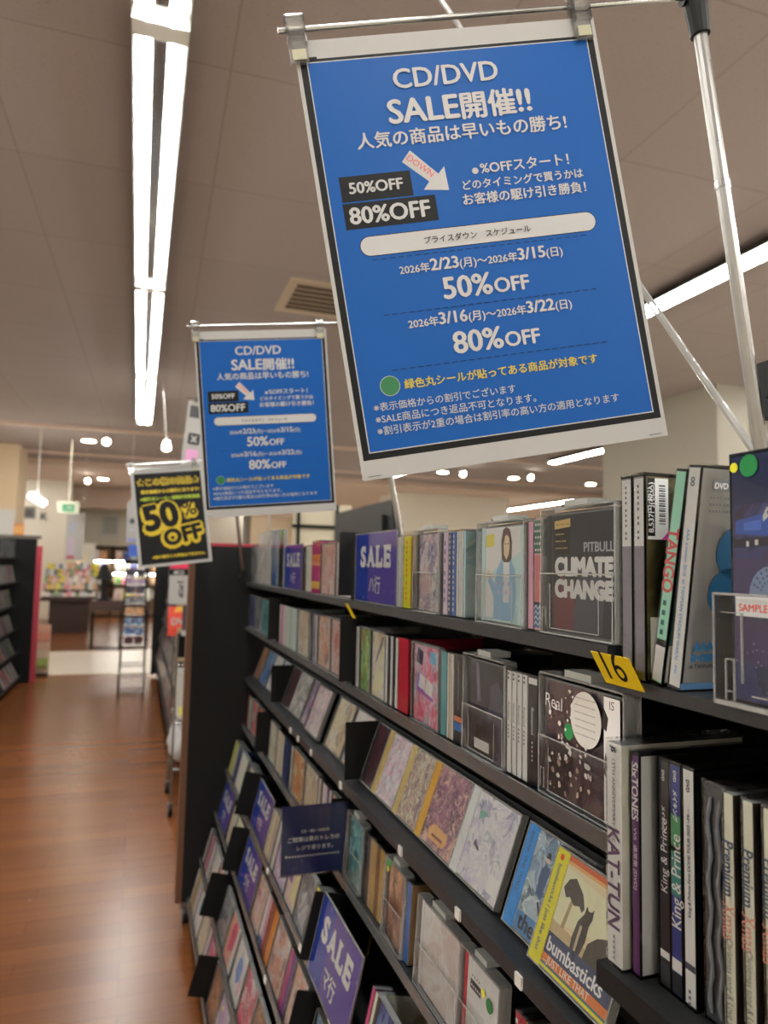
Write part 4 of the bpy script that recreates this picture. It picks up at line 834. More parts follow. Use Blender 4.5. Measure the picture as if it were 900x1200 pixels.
row('G', [
 ('s', 'Y2.90', 7, ('clear', 'brown', 'dark grey', 'pink', 'red', 'grey', 'white'), '@ spine, #, at the far end of the low sloping tier', {'to': 2.72}),
 ('f', 'Y2.71', 'pinkwhite', 'white and pink CD at the far part of the low tier', {}),
 ('f', 'Y2.56', 'pinkface', 'pinkish CD left of the black plate on the low tier', {'w': .12}),
 ('d', 'Y2.41', 'black plate standing before the grey CD on the low tier', {'out': .055}),
 ('f', 'Y2.37', 'greyclear', 'grey silvery CD right of the black plate on the low tier', {'film': True}),
 ('f', 'Y2.215', 'pinkred', 'pink-red picture CD right of the grey silvery one', {'cover': C('#b98a80'), 'shapes': (('#b0446a', [(.05, .03), (.1, .05), (.11, .1), (.08, .12), (.05, .1)]), ('#7d2f3f', [(.06, .07), (.075, .07), (.075, .09), (.06, .09)]), ('#d0c3ba', [(.1, .003), (.138, .003), (.138, .122), (.12, .122)]))}),
 ('f', 'Y2.06', 'bluewhite', 'white CD with blue flowers, low sloping tier', {'cover': C('#c9c7c3'), 'shapes': (('#5f7fb4', [(.04, .05), (.07, .03), (.1, .05), (.105, .085), (.08, .1), (.055, .09)]), ('#c06a8a', [(.1, .02), (.115, .02), (.12, .06), (.108, .06)]), ('#3f5f4a', [(.065, .1), (.075, .098), (.07, .115)]))}),
 ('f', 'Y1.91', 'redpink', 'red and white picture CD at the bottom edge of the low tier', {}),
 ('f', 'Y1.76', 'brown', 'brown CD at the right end of the low tier, bottom edge', {'film': True}),
], yend=1.5)
row('H', [
 ('s', 'Y2.90', 5, ('clear', 'gold', 'tan', 'grey', 'pale pink'), '@ spine, #, at the far end of the lowest tier above the caster', {'to': 2.74}),
 ('f', 'Y2.735', 'white', 'white CD with blue stroke near the caster, lowest tier', {'cover': C('#cfcfc9'), 'shapes': (('#3f86a8', [(.05, .06), (.075, .05), (.08, .11), (.06, .11)]),)}),
 ('f', 'Y2.585', 'beige', 'tan kraft-coloured CD on the lowest tier', {}),
 ('s', 'Y2.435', 3, ('lilac', 'pale pink', 'lilac'), '@ of three # spines between tan and pink CDs, lowest tier', {'to': 2.39}),
 ('f', 'Y2.385', 'pinkred', 'pink and white CD above the lowest black plate', {'w': .12}),
 ('d', 'Y2.24', 'lowest black divider plate, sticking out over the floor', {'out': .055, 'h': .124}),
 ('f', 'Y2.22', 'brown', 'brownish CD right of the lowest black plate', {}),
 ('f', 'Y2.075', 'lilac', 'grey-lilac CD with yellow mark at the bottom edge, lowest tier', {'dots': ((.05, .1, .007, '#c9b23a'),)}),
 ('f', 'Y1.93', 'greyclear', 'grey CD at the near end of the lowest tier', {}),
], yend=1.7)

# ------------------------------------------------------------------ DVDs at the near right
GD, GL = 'tall DVD cases at the near end of the top shelf', 'DVD cases on the near lower shelf'
ZT, ZL = EYE-.0969, EYE-.3452
def grey_case(Y, lab, side, tx):
    return spine_item(.43, Y, ZT, 0, .0158, '#75727c', lab, GD, h=.189, depth=.135, kind='dvd', side=side, film=True,
        bands=((.122, .184, '#c4c3be'), (.006, .12, '#6f6a76')), texts=((tx, .178, .05, '#44444a', 0, True, .8),))
grey_case(.5535, 'tall grey DVD case with white band, farther of the pair beside the rap CD', C('#6d6548'), '▪▪▪▪ ▪▪▪▪ ▪▪')
oc = grey_case(.5362, 'tall grey DVD case with olive side and price sticker, nearer of the pair', art('olive'), '▪▪▪▪▪ ▪▪ ▪▪')
b = MB(); yS = -.0079
def sticker(mb, x0, x1, z0, z1, c, off=0): mb.face([(x0, yS-off, z0), (x1, yS-off, z0), (x1, yS-off, z1), (x0, yS-off, z1)], C(c))
sticker(b, .004, .027, .128, .184, '#c9c9c8'); sticker(b, .004, .012, .131, .184, K_, .00006)
b.face([(.019, yS-.0001, .128), (.027, yS-.0001, .128), (.027, yS-.0001, .136)], C('#b83f8c')); b2 = MB()
Msk = frame((.0062, yS-.00015, .134), (0, 0, 1), (-1, 0, 0)) @ T(0, -.0042, 0)
b.text('8,537円(税込)', Msk, width=.046, m=C('#d8d8d8'), bold=.02)
for k in range(16): sticker(b, .0165, .0235, .142+k*.0023, .142+k*.0023+.0008+.0006*(k % 2), '#333336', .0001)
b2.disc(frame((.031, yS-.0001, .063), (1, 0, 0), (0, 0, 1)), .0135, C('#d8a521'), 28)
b2.text('▪▪▪', frame((.024, yS-.0002, .060), (1, 0, 0), (0, 0, 1)), width=.014, m=C('#b34a1f'), bold=.03); b2.build('round_sticker', oc); b3 = MB()
sticker(b3, .006, .05, .008, .058, '#b6b3aa'); b3.build('paper_label', oc); b.build('price_sticker', oc)
tg = spine_item(.43, .5155, ZT+.0014, 0, .0145, '#86bca6', 'mint and teal DVD case leaning between the grey cases and the white one', GD, h=.189, depth=.135, kind='dvd', side=C('#3f8482'), lean=R(10.5),
   bands=((.004, .040, '#c3d0c8'), (.034, .04, '#4f8f74')), texts=(('TANGO', .137, .056, '#bb4a4f', .03, True, 1.15), ('▪▪▪▪', .074, .03, '#2f5f5a', .0, True, .9)))
b = MB(); yS = -.00735
sticker(b, .003, .05, .004, .036, '#b9c2b6'); sticker(b, .006, .045, .006, .026, '#3f6f45', .00006); sticker(b, .003, .05, .036, .052, '#2f5a4f', .00006)
sticker(b, .012, .03, .163, .181, '#c9c6c0', .00006); b.text('S', frame((.016, yS-.0001, .166), (1, 0, 0), (0, 0, 1)), width=.009, m=C('#a8322f'), bold=.06)
b.text('▪▪', frame((.012, yS-.0002, .012), (1, 0, 0), (0, 0, 1)), width=.016, m=C('#b9a94f'), bold=.03)
b.disc(frame((.036, yS-.0001, .1), (1, 0, 0), (0, 0, 1)), .018, C('#4d3a36'), 24, .03)
b.build('cover_print', tg)  # flat print of the cover side: labels, lettering, brown figure
aa = spine_item(.428, .4915, ZT+.0012, 0, .0155, '#b9bab8', 'white DVD case with three-lobed blue emblem leaning against the sample case', GD, h=.189, depth=.135, kind='dvd', side=C('#d2d0ca'), lean=R(8.5),
   texts=(('AAA a-nation 2010  at TANNAN STADIUM WAKAI', .135, .11, '#4f7fae', .01, True, 1.0), ('∞', .178, .008, '#55585c', .03, True, 1.2), ('DVD', .02, .007, '#5f8fbd', .03, True, 1.0)))
b = MB(); yS = -.0078
for (cx, cz, rr) in ((.0465, .117, .0225), (.042, .082, .0225), (.072, .1, .03)):
    b.disc(frame((cx, yS-.00008, cz), (1, 0, 0), (0, 0, 1)), rr, C('#10405f'), 32)
b.text('AAA', frame((.009, yS-.0001, .034), (1, 0, 0), (0, 0, 1)), width=.022, m=C('#24567d'), bold=.04)
b.text('a-nation', frame((.008, yS-.0001, .0255), (1, 0, 0), (0, 0, 1)), width=.04, m=C('#24567d'), bold=.04)
b.text('at TANNAN STADIUM', frame((.007, yS-.0001, .0195), (1, 0, 0), (0, 0, 1)), width=.048, m=C('#3a3d42'), bold=.02)
b.text('lv', frame((.046, yS-.0002, .078), (1, 0, 0), (0, 0, 1)), width=.01, m=C('#9ab2c4'))
sticker(b, .014, .032, .168, .177, '#56585c'); b.text('DVD', frame((.0155, yS-.0001, .1695), (1, 0, 0), (0, 0, 1)), width=.014, m=C('#c9c9c6'), bold=.03)
for k in range(3): b.text('▪▪▪▪ ▪▪▪▪', frame((.012, yS-.0001, .160-k*.0055), (1, 0, 0), (0, 0, 1)), width=.026, m=C('#6f7073'))
sticker(b, .0, .085, .0015, .007, '#3f5f80'); b.build('cover_print', aa)  # flat print of the cover side: emblem, lettering, label strips
ys_ = along(.43, ZT+.19, 852)
crng = random.Random(11); crowd = []
for k in range(60):
    u_, v_ = crng.uniform(.003, .12), crng.uniform(.006, .07); s_ = crng.uniform(.0003, .0009)
    crowd.append((crng.choice(['#6d6f9c', '#8e8fb4', '#54568a', '#a1a4c6']), [(u_+s_*math.cos(j*1.57), v_+s_*math.sin(j*1.57)) for j in range(4)]))
dome = [(.036+.02*math.cos(PI-j*PI/10), .0815+.022*math.sin(PI-j*PI/10)) for j in range(11)]
face_item(.432, ys_, ZT+.0008, 0, .135, 'concert', 'blue-violet concert DVD marked SAMPLE in a clear keeper at the right edge', GD, h=.19, thick=.0145, kind='dvd', hinge=None, edge=False, body=M_BLACKP,
  shapes=[('#1f2547', [(.002, .15), (.132, .15), (.132, .187), (.002, .187)]), ('#2a4a9a', [(.004, .138), (.03, .142), (.06, .137), (.1, .14), (.1, .128), (.05, .124), (.004, .128)]), ('#3f63b4', [(.012, .136), (.028, .138), (.028, .13), (.012, .13)]), ('#17152a', [(.002, .117), (.132, .121), (.132, .127), (.002, .124)]),
          ('#c9cbd6', [(.014, .118), (.0165, .118), (.0165, .122), (.014, .122)]), ('#c9cbd6', [(.022, .119), (.025, .119), (.025, .123), (.022, .123)]), ('#d8dae4', [(.03, .136), (.035, .14), (.033, .143), (.037, .147), (.033, .1465), (.0295, .14)]), ('#3b3258', [(.002, .03), (.132, .03), (.132, .1), (.002, .11)]),
          ('#6f7f9f', dome)] + [('#2a3350', [(.036+rr*.68*math.cos(a)*.9, .0815+rr*.72*math.sin(a)) for a in (aa_, aa_+.06, aa_+.12)]+[(.036+(rr-.004)*.68*math.cos(aa_+.06)*.9, .0815+(rr-.004)*.72*math.sin(aa_+.06))]) for rr in (.028, .022, .016) for aa_ in [q*.3+.25 for q in range(9)]] + crowd +
         [('#d5d4d2', [(.0065, .066), (.042, .066), (.042, .0805), (.0065, .0805)])],
  texts=[('SAMPLE', .0095, .0697, .0262, '#b5302a', .025, 0)],
  dots=((.0045, .179, .0038, '#d3c222'), (.0185, .179, .0085, '#116b35')))
so = [q for q in bpy.data.objects if q.get('label', '').startswith('blue-violet concert')][0]
sc = MB(); sc.face([(-.012, .006, 0), (-.012, -.14, 0), (-.012, -.14, .082), (-.012, .006, .082)], M_ACRYL)
for (a0, a1, b0, b1) in ((-.14, .006, .0812, .083), (-.14, .006, -.0006, .003), (.0048, .006, 0, .082), (-.022, -.0208, .018, .068), (-.022, -.003, .068, .0688), (-.14, -.03, .0095, .0105), (-.0065, -.0055, .004, .034), (-.0145, -.0135, .004, .034), (-.0145, -.0055, .0335, .0345), (-.0145, -.0055, .01, .011)):
    sc.box(-.0132, -.0115, a0, a1, b0, b1, M_EDGE)
sc.box(-.012, .018, -.14, .007, -.0006, .0006, M_EDGE).box(-.012, .018, .006, .0066, 0, .082, M_ACRYL)
sc.build('security_case', so)
# lower shelf, from far to near
spine_item(.412, .5505, ZL, 0, .0225, '#c9c4b8', 'cream box with 15th anniversary live lettering, leftmost on the near lower shelf', GL, h=.195, depth=.14, film=True, side=C('#bdb8ac'),
  texts=(('KAT-TUN', .118, .086, '#54425a', .02, True, 1.15), ('15TH ANNIVERSARY LIVE', .178, .072, '#6c6a68', .01, True, .9), ('JS', .190, .006, '#37373a', .05, True, 1.2), ('▪▪▪▪▪', .026, .02, '#77757a', 0, True, 1)))
sx = spine_item(.42, .5315, ZL, 0, .0115, '#4a2050', 'purple-spined case with white cover, second on the near lower shelf', GL, h=.189, depth=.135, kind='dvd', side=C('#c3c4c2'),
  texts=(('SixTONES', .180, .05, '#cfc6d2', .03, True, 1.0), ('VVS  通常盤 [DVD]', .124, .052, '#bba9c0', .01, True, .8)))
for i, (Y, hue, lab, txs, bands, akey) in enumerate((
  (.510, '#1c1d22', 'black DVD with white script, third on the near lower shelf', (('King & Prince', .078, .06, '#c9c9cc', .0, False, 1.0), ('メイキング', .148, .022, '#c9c9cc', .04, True, 1.1), ('DVD', .178, .009, '#b9b9bb', .03, True, 1)), ((.024, .03, '#c9c9c9'), (.006, .02, '#2c2d31')), 'black'),
  (.496, '#23306a', 'DVD with blue and green spine, fourth on the near lower shelf', (('King & Prince', .055, .075, '#c3cbe0', .01, False, 1.1), ('メイキング', .165, .025, '#c9d2e6', .04, True, 1.1), ('DVD', .181, .009, '#b9b9cb', .03, True, 1)), ((.08, .12, '#2f6f68'), (.115, .145, '#3f7a55'), (.02, .03, '#c4c6cc'), (.003, .019, '#1d1e24')), 'navy'),
  (.481, '#bdbec2', 'white DVD spine with small dome tour lettering, fifth on the near lower shelf', (('King & Prince First DOME TOUR 2022 ~Mr.~', .07, .085, '#3a3b40', .02, False, 1.0), ('DVD', .178, .010, '#2a2b30', .05, True, 1), ('▪▪▪', .014, .012, '#55565c', .02, True, 1.0)), ((.0285, .034, '#34384a'),), 'black'))):
    spine_item(.432, Y, ZL, 0, .0142, hue, lab, GL, h=.189, depth=.135, kind='dvd', texts=txs, bands=bands, artkey=akey)
bg = spine_item(.436, .457, ZL, 0, .026, '#2f3136', 'dark set in crinkled film with folded grey ribbon, between white DVD and cream books', GL, h=.183, depth=.13, film=True, artkey='black')
b = MB()
for dy in (.004, -.006):
    pts = [(-.0012, dy+.0016*math.sin(k*1.3), .008+k*.009) for k in range(19)]
    b.tube(pts, [.0012+.0008*(k % 2) for k in range(19)], pbr('grey_ribbon', '#6d7076', .25), 6)
b.build('ribbon', bg)
kp = MB(); kp.box(.004, .13, -.0146, -.0141, .004, .176, C('#9aa0ae')); kp.text('King &', frame((.012, -.0147, .158), (1, 0, 0), (0, 0, 1)), width=.028, m=C('#2c2f3a'), bold=.01); kp.build('paper_slip', bg)
for k, Y in enumerate((.4315, .4135, .3955)):
    spine_item(.424, Y, ZL, 0, .0105, '#c3bba9', '%s cream spine with dark blue and coral script on the near lower shelf' % ('leftmost', 'middle', 'rightmost')[k], GL, h=.185, depth=.135, side=C('#4d443f'), film=True,
      texts=(('Premium', .148, .04, '#36445c', .02, True, 1.25), ('Xmas', .103, .026, '#c9786a', -.005, True, 1.5), ('Christmas song & Love song', .078, .07, '#4c5a52', 0, True, 1.35)))
spine_item(.426, .3765, ZL, 0, .014, '#c98a22', 'orange-yellow spine cut off at the right edge of the photo, near lower shelf', GL, h=.185, depth=.135, side=C('#b67a1f'))
# ------------------------------------------------------------------ hanging posters and their stands
BLUE = pbr('poster_blue', '#09509a', .45, spec=.2); PW = pbr('poster_paper', '#aaa9a7', .5, spec=.2); BK = pbr('poster_black', '#0c0c0e', .5, spec=.2)
PT = pbr('poster_white_ink', '#b4b4b4', .45, spec=.2); YE = pbr('poster_yellow_ink', '#b9a62f', .4); GR = pbr('poster_green_ink', '#176b3a', .35)
def clip(mb, x):                  # clear plastic hinge clip, local poster coordinates (x right, y out of the sheet, z up from the top edge)
    mb.tube([(x-.0075, -.002, .013), (x+.0075, -.002, .013)], .0105, M_CLIP, 16)
    mb.tube([(x-.0085, -.002, .013), (x+.0085, -.002, .013)], .0062, M_CLIP, 12)
    mb.box(x-.0085, x+.0085, -.0045, -.0012, -.024, .006, M_CLIP); mb.box(x-.0085, x+.0085, .0012, .004, -.02, .006, M_CLIP)
    mb.box(x-.0095, x-.0065, -.007, .006, -.006, .022, M_ACRYL); mb.box(x+.0065, x+.0095, -.007, .006, -.006, .022, M_ACRYL)
    mb.box(x-.0065, x+.0065, -.0062, -.0046, -.022, -.012, pbr('clip_tape', '#a9a68c', .4))
def poster_root(name, T0, u, v, label, cat):
    u = Vector(u).normalized(); v = Vector(v); v = (v-u*v.dot(u)).normalized(); n = -(u.cross(v))      # v points down the sheet
    # local axes: x = u, z = -v, y = away from the reader
    y = (-v).cross(u)
    o = empty(name, (0, 0, 0)); o.matrix_world = Matrix(((u.x, y.x, -v.x, T0[0]), (u.y, y.y, -v.y, T0[1]), (u.z, y.z, -v.z, T0[2]+EYE), (0, 0, 0, 1)))
    tag(o, label, cat); return o
def curl(u, v, w_, h_): return .004*((2*u/w_-1)**2)*(v/h_)**2 + .003*math.sin(v/h_*3.1)
def blue_poster(T0, u, v, label, small):
    r = poster_root('sale_poster', T0, u, v, label, 'poster'); W, H = .297, .42
    b = MB(); P = frame((0, 0, 0), (1, 0, 0), (0, 0, 1))          # (x, up) on the sheet, normal towards the reader
    b.box(0, W, 0, .0005, -H, 0, PW)
    L = [0]
    def lay(): L[0] += .00006; return P @ T(0, 0, L[0])
    def rect(x0, x1, v0, v1, m): M = lay(); b.face([M @ Vector(p) for p in ((x0, -v1, 0), (x1, -v1, 0), (x1, -v0, 0), (x0, -v0, 0))], m)
    def poly(pts, m): M = lay(); b.face([M @ Vector((x, -y, 0)) for x, y in pts], m)
    rect(.0036, .2932, .0185, .402, BK); rect(.0098, .2868, .0214, .3958, PT); rect(.0108, .2858, .0224, .3948, BLUE)
    # labels, pill, arrow
    rect(.0223, .0903, .1348, .1595, BK); rect(.0219, .1105, .1608, .1858, BK)
    def pill(x0, x1, y0, y1, m):
        q = (y1-y0)/2; pts = [(x1-q+q*math.sin(a), (y0+y1)/2-q*math.cos(a)) for a in [PI*i/12 for i in range(13)]] + [(x0+q-q*math.sin(a), (y0+y1)/2+q*math.cos(a)) for a in [PI*i/12 for i in range(13)]]
        poly(pts[::-1], m)
    pill(.0318, .2632, .1936, .2132, BK); pill(.0325, .2625, .1943, .2125, PT)
    poly([(.0936, .1158), (.0842, .1262), (.1072, .1478), (.1008, .1552), (.1248, .158), (.1238, .1345), (.1172, .1412)], PT)
    for i, (x0, x1, y) in enumerate(((.0416, .2533, .2166), (.0435, .2542, .2700), (.0432, .2550, .3222))):
        n = 26; M = lay()
        for k in range(n):
            a = x0+(x1-x0)*k/n; c = a+(x1-x0)/n*.66
            b.face([M @ Vector(p) for p in ((a, -y-.0003, 0), (c, -y-.0003, 0), (c, -y+.0003, 0), (a, -y+.0003, 0))], BK)
    M = lay(); b.disc(M @ T(.0389, -.3363, 0), .0094, PT, 32); M = lay(); b.disc(M @ T(.0389, -.3363, 0), .0089, GR, 32)
    for x in (.0115, .2842): rect(x-.006, x+.006, .4168, .4173, BK)
    rect(.012, .02, .003+.0165, .0170, BK)
    L[0] += .0001
    def tx(s, x, v_, wd, m, bold=.02, squash=1): b.text(s, P @ T(x, -v_, L[0]), width=wd, m=m, bold=bold, squash=squash)
    tx('CD/DVD', .0885, .0547, .103, PT, .02); M = P @ T(0, 0, L[0])
    b.line([('SALE', 1.0, .03), ('開催', .86, .03), ('!!', .95, .03)], M, .0784, -.0884, .1426, PT)
    tx('人気の商品は早いもの勝ち!', .0446, .1092, .2060, PT, .022)
    tx('50%OFF', .0302, .1520, .0516, PT, .03); tx('80%OFF', .0265, .1810, .0774, PT, .03)
    b.text('DOWN', P @ T(.0886, -.1228, L[0]) @ Matrix.Rotation(R(-43), 4, 'Z') @ T(.001, -.0012, 0), width=.029, m=C('#a83a3a'), bold=.0)
    b.text('●', P @ T(.1498, -.1455, L[0]), width=.0062, m=PT); tx('%OFFスタート！', .158, .1452, .0885, PT, .022)
    tx('どのタイミングで買うかは', .1384, .1592, .1200, PT, .022); tx('お客様の駆け引き勝負！', .1362, .1738, .1227, PT, .022)
    tx('プライスダウン　スケジュール', .0930, .2068, .1040, BK, .012)
    dz = lambda y, a, c: b.line([('2026年', .62, .02), (a, 1.0, .03), ('(月)', .66, .02), ('～', .66, .02), ('2026年', .62, .02), (c, 1.0, .03), ('(日)', .66, .02)], P @ T(0, 0, L[0]), .0650, -y, .1600, PT)
    dz(.2332, '2/23', '3/15'); b.line([('50%', 1.0, .028), ('OFF', .68, .03)], P @ T(0, 0, L[0]), .1028, -.2617, .0850, PT)
    dz(.2850, '3/16', '3/22'); b.line([('80%', 1.0, .028), ('OFF', .68, .03)], P @ T(0, 0, L[0]), .1039, -.3143, .0855, PT)
    tx('緑色丸シールが貼ってある商品が対象です', .0522, .3405, .1880, YE, .022)
    for s, y, wd in (('※表示価格からの割引でございます', .3580, .1356), ('※SALE商品につき返品不可となります。', .3692, .1535), ('※割引表示が2重の場合は割引率の高い方の適用となります', .3802, .2340)): tx(s, .0206, y, wd, PT, .006)
    # the sheet hangs with a faint bow
    # subdivide the large flat faces' effect is small enough to leave plane; clips
    b.build('printed_sheet', r)
    for x in (.004, W-.014):
        c = MB(); clip(c, x); c.build('hanging_clip', r)
    return r
P1_T, P1_U, P1_V = (.1152, .6278, .4919), (.9558, -.2317, .1809), (.1769, -.0257, -.9839)
P2_T, P2_U, P2_V = (.0944, 1.6174, .5209), (.9751, -.2023, .0909), (.1816, .05, -.9773)
blue_poster(P1_T, P1_U, P1_V, 'large blue CD/DVD SALE poster hanging at the top, the nearer one', False)
blue_poster(P2_T, P2_U, P2_V, 'smaller blue CD/DVD SALE poster hanging farther down the aisle', True)
S3 = 1.2245; P3_T, P3_U, P3_V = (-.0364*S3, 2.2082*S3, .2777*S3), (.9558, .02, .125), (.155, -.06, -.985)
def yellow_poster():
    r = poster_root('sale_poster', P3_T, P3_U, P3_V, 'black and yellow 50% OFF poster hanging at the far end of the shelves', 'poster'); W, H = .257, .364
    b = MB(); P = frame((0, 0, 0), (1, 0, 0), (0, 0, 1)); b.box(0, W, 0, .0006, -H, 0, PW)
    M = P @ T(0, 0, .0001); b.face([M @ Vector(p) for p in ((.011, -H+.011, 0), (W-.011, -H+.011, 0), (W-.011, -.022, 0), (.011, -.022, 0))], BK)
    def t(s, x, y, wd, m, bo, z=.0003, rot=0): b.text(s, P @ T(x, -y, z) @ Matrix.Rotation(rot, 4, 'Z'), width=wd, m=m, bold=bo)
    yy = pbr('poster_warning_yellow', '#c4aa0a', .4); lg = pbr('poster_lime_ink', '#8fa616', .4)
    t('★この棚の商品★', .018, .065, .222, yy, .085); t('★この棚の商品★', .022, .064, .214, BK, .005, .0004)
    t('表示価格からの割引になります!', .030, .096, .206, yy, .05); t('※値引きシール一部除外対象商品', .026, .122, .210, lg, .06)
    ro = R(9)
    for s, x, y, wd in (('50', .036, .232, .125), ('OFF', .098, .292, .14)):
        t(s, x-.010, y+.005, wd+.02, yy, .17, .0003, ro); t(s, x, y, wd, BK, .05, .0005, ro)
    t('%', .168, .192, .058, yy, .2, .0003, ro); t('%', .172, .19, .05, BK, .02, .0005, ro)
    t('※他の割引との併用はできません', .05, H-.03, .185, yy, .05)
    b.build('printed_sheet', r)
    for x in (.004, W-.03):
        c = MB(); clip(c, x); c.build('hanging_clip', r)
    MB().box(-.002, W-.01, -.003, .003, -.012, .004, M_EDGE).build('header_channel', r)
yellow_poster()
def stand(Tp, u, v, foot, label, arm0=-.012, arm1=.42, lift=.013, diag=None):
    Tp = Vector(Tp); u = Vector(u).normalized(); v = Vector(v).normalized(); E_ = Vector((0, 0, EYE))
    back = Vector((0, .002, 0))
    p = lambda s: Tp+u*s-v*lift+back+E_
    el = p(arm1); f = Vector(foot)
    r = empty('sign_stand', f); tag(r, label, 'sign stand', 'chrome poster stands on the shelf')
    o = -f
    def bd(mb, n, par=r): return mb.build(n, par, (-f.x, -f.y, -f.z) if par is r else (0, 0, 0))
    bd(MB().tube([p(arm0), p(arm1-.01)], .0026, M_CHROME, 12), 'arm')
    d = (f-el).normalized()
    bd(MB().tube([el+d*.035, f], .0066, M_STEEL, 14).tube([el+d*.19, el+d*.198], .0074, M_CHROME, 14), 'pole')
    bd(MB().tube([el-u*.014, el+u*.006], .0075, M_BLACKP, 12).tube([el-d*.008, el+d*.012, el+d*.04], [.0105, .0115, .0095], M_BLACKP, 14), 'elbow_joint')
    bd(MB().tube([f, f-Vector((0, 0, .02))], .012, M_BLACKP, 14).box(f.x-.013, f.x+.013, f.y-.025, f.y+.025, f.z-.028, f.z-.018, M_BLACKP), 'clamp')
    return r
fz = EYE-.0672+.0285
def foot_on(px, py, X):
    q = at_x(px, py, X); return q
def stand_to_shelf(Tp, u, v, px, py, X, label, **k):
    q = foot_on(px, py, X); Tp_ = Vector(Tp); el = Tp_+Vector(u).normalized()*k.get('arm1', .42)-Vector(v).normalized()*.013+Vector((0, 0, EYE))
    d = q-el; t = (k.pop('base', fz)-el.z)/d.z
    return stand(Tp, u, v, el+d*t, label, **k)
stand_to_shelf(P1_T, P1_U, P1_V, 889, 500, .568, 'chrome pole and arm carrying the large blue poster at the upper right', arm1=.408, base=EYE-.0973+.0285)
stand_to_shelf(P2_T, P2_U, P2_V, 466, 606, .568, 'chrome pole and arm carrying the smaller blue poster', arm1=.39)
e3 = Vector(P3_T)+Vector(P3_U).normalized()*.36-Vector(P3_V).normalized()*.013+Vector((0, 0, EYE)); q3 = at_x(283, 694, .40)
stand(P3_T, P3_U, P3_V, Vector((.398, q3.y if q3.y < 2.9 else 2.88, EYE-.02)), 'thin chrome pole at the far end carrying the yellow and black poster', arm1=.36)
# clear twisted rod leaning behind the poster
ra = at_x(886, 532, .60); rb = at_y(515, -3, 1.02)
ra = ra + (ra-rb).normalized()*.02
r = MB().tube([ra.lerp(rb, k/14) for k in range(15)], .0042, M_ROD, 8).build('clear_rod'); tag(r, 'clear twisted plastic rod running up behind the large blue poster', 'plastic rod')
# number tags hooked on the top shelf edge
ty = pbr('tag_yellow', '#d8bb12', .4)
def number_tag(Y, txt, label, wd=.05, X=.404):
    o = MB(); M = T(0, 0, 0) @ Matrix.Rotation(R(-38), 4, 'Y')      # tips out over the aisle
    o.face([M @ Vector(p) for p in ((-.0, wd/2, 0), (-.03, wd/2, -.03), (-.03, -wd/2, -.03), (0, -wd/2, 0))], ty)
    return o
def tag16(Y, label, txt, wd, ht, X=.404, Z=EYE-.073):
    a = R(30); u = Vector((0, -1, 0)); d = Vector((math.sin(a), 0, -math.cos(a)))  # down the tag
    r = MB(); n = frame((0, 0, 0), u, -d)
    r.prism([n @ Vector((0, 0, 0)), n @ Vector((wd, 0, 0)), n @ Vector((wd, -ht, 0)), n @ Vector((0, -ht, 0))], n.to_3x3() @ Vector((0, 0, .0006)), ty)
    if txt: r.text(txt, n @ T(wd*.22, -ht*.80, .0009), width=wd*.52, m=BK, squash=1.2)
    r = r.build('number_tag', None, (X, Y, Z)); return tag(r, label, 'number tag', 'yellow tags on the top shelf edge')
tag16(along(.404, EYE-.073, 692.5), 'yellow tag numbered 16 on the shelf edge under the tall grey DVDs', '16', .054, .034)
tag16(along(.404, EYE-.073, 404.5), 'small blank yellow tag under the SALE ハ行 card, far along the top shelf edge', '', .022, .034)
# ------------------------------------------------------------------ the next gondola down the aisle
def side_gondola(x0, sgn, ya, yb, top, tiers, label, panel_y, panel_x0, trim_red):
    """tiers: list of (x, z, tilt, height); sgn +1 faces -x (right of the aisle), -1 faces +x"""
    r = empty('display_gondola', (x0, (ya+yb)/2, 0)); tag(r, label, 'display shelf')
    def bd(n, mb): return mb.build(n, r, (-x0, -(ya+yb)/2, 0))
    xi = x0+sgn*.40
    bd('back_panel', MB().box(min(xi, xi+sgn*.02), max(xi, xi+sgn*.02), ya, yb, .08, top-.08, M_BLACK))
    for (x, z, t, h) in tiers:
        M = T(x, 0, z) @ Matrix.Rotation(t*sgn, 4, 'Y')
        bd('tier_board', MB().box(min(-.012*sgn, .16*sgn), max(-.012*sgn, .16*sgn), ya, yb, -.012, -.001, M_BLACK, M))
    bd('base', MB().box(min(x0+sgn*.1, xi), max(x0+sgn*.1, xi), ya, yb, 0, .08, M_BLACK))
    px = (panel_x0, x0+sgn*.75)
    bd('end_panel', MB().box(min(px), max(px), panel_y, panel_y+.05, .03, top, M_BLACK))
    if trim_red: bd('red_edge', MB().box(min(panel_x0, panel_x0-sgn*.045), max(panel_x0, panel_x0-sgn*.045), panel_y, panel_y+.05, .03, top-.08, pbr('coral_red_edge', '#c9475a', .45)))
    else: bd('red_header', MB().box(min(px), max(px), panel_y-.004, panel_y+.054, top+.0005, top+.03, pbr('red_trim', '#b0364a', .4)))
    return r
NG = [(.36, 1.15, 0, .19), (.34, .93, R(8), .19), (.31, .71, R(14), .19), (.28, .49, R(16), .19), (.25, .27, R(18), .19)]
side_gondola(.25, 1, 4.75, 9.25, 1.46, NG, 'black shelving unit farther down the right side, beyond the black end panel', 9.3, .20, False)
rg = random.Random(5)
keys = ['redmag', 'pinkface', 'white', 'redpink', 'cream', 'salmon', 'palepink', 'bw', 'redmag', 'pinkred', 'lightpink', 'darkred']
wd_ = ['topmost', 'second', 'third', 'fourth', 'lowest']; hn = {'redmag': 'red and cream', 'pinkface': 'pinkish', 'white': 'white', 'redpink': 'red and pink', 'cream': 'cream', 'salmon': 'salmon', 'palepink': 'pale pink', 'bw': 'black and white', 'pinkred': 'hot pink', 'lightpink': 'soft pink', 'darkred': 'dark red'}
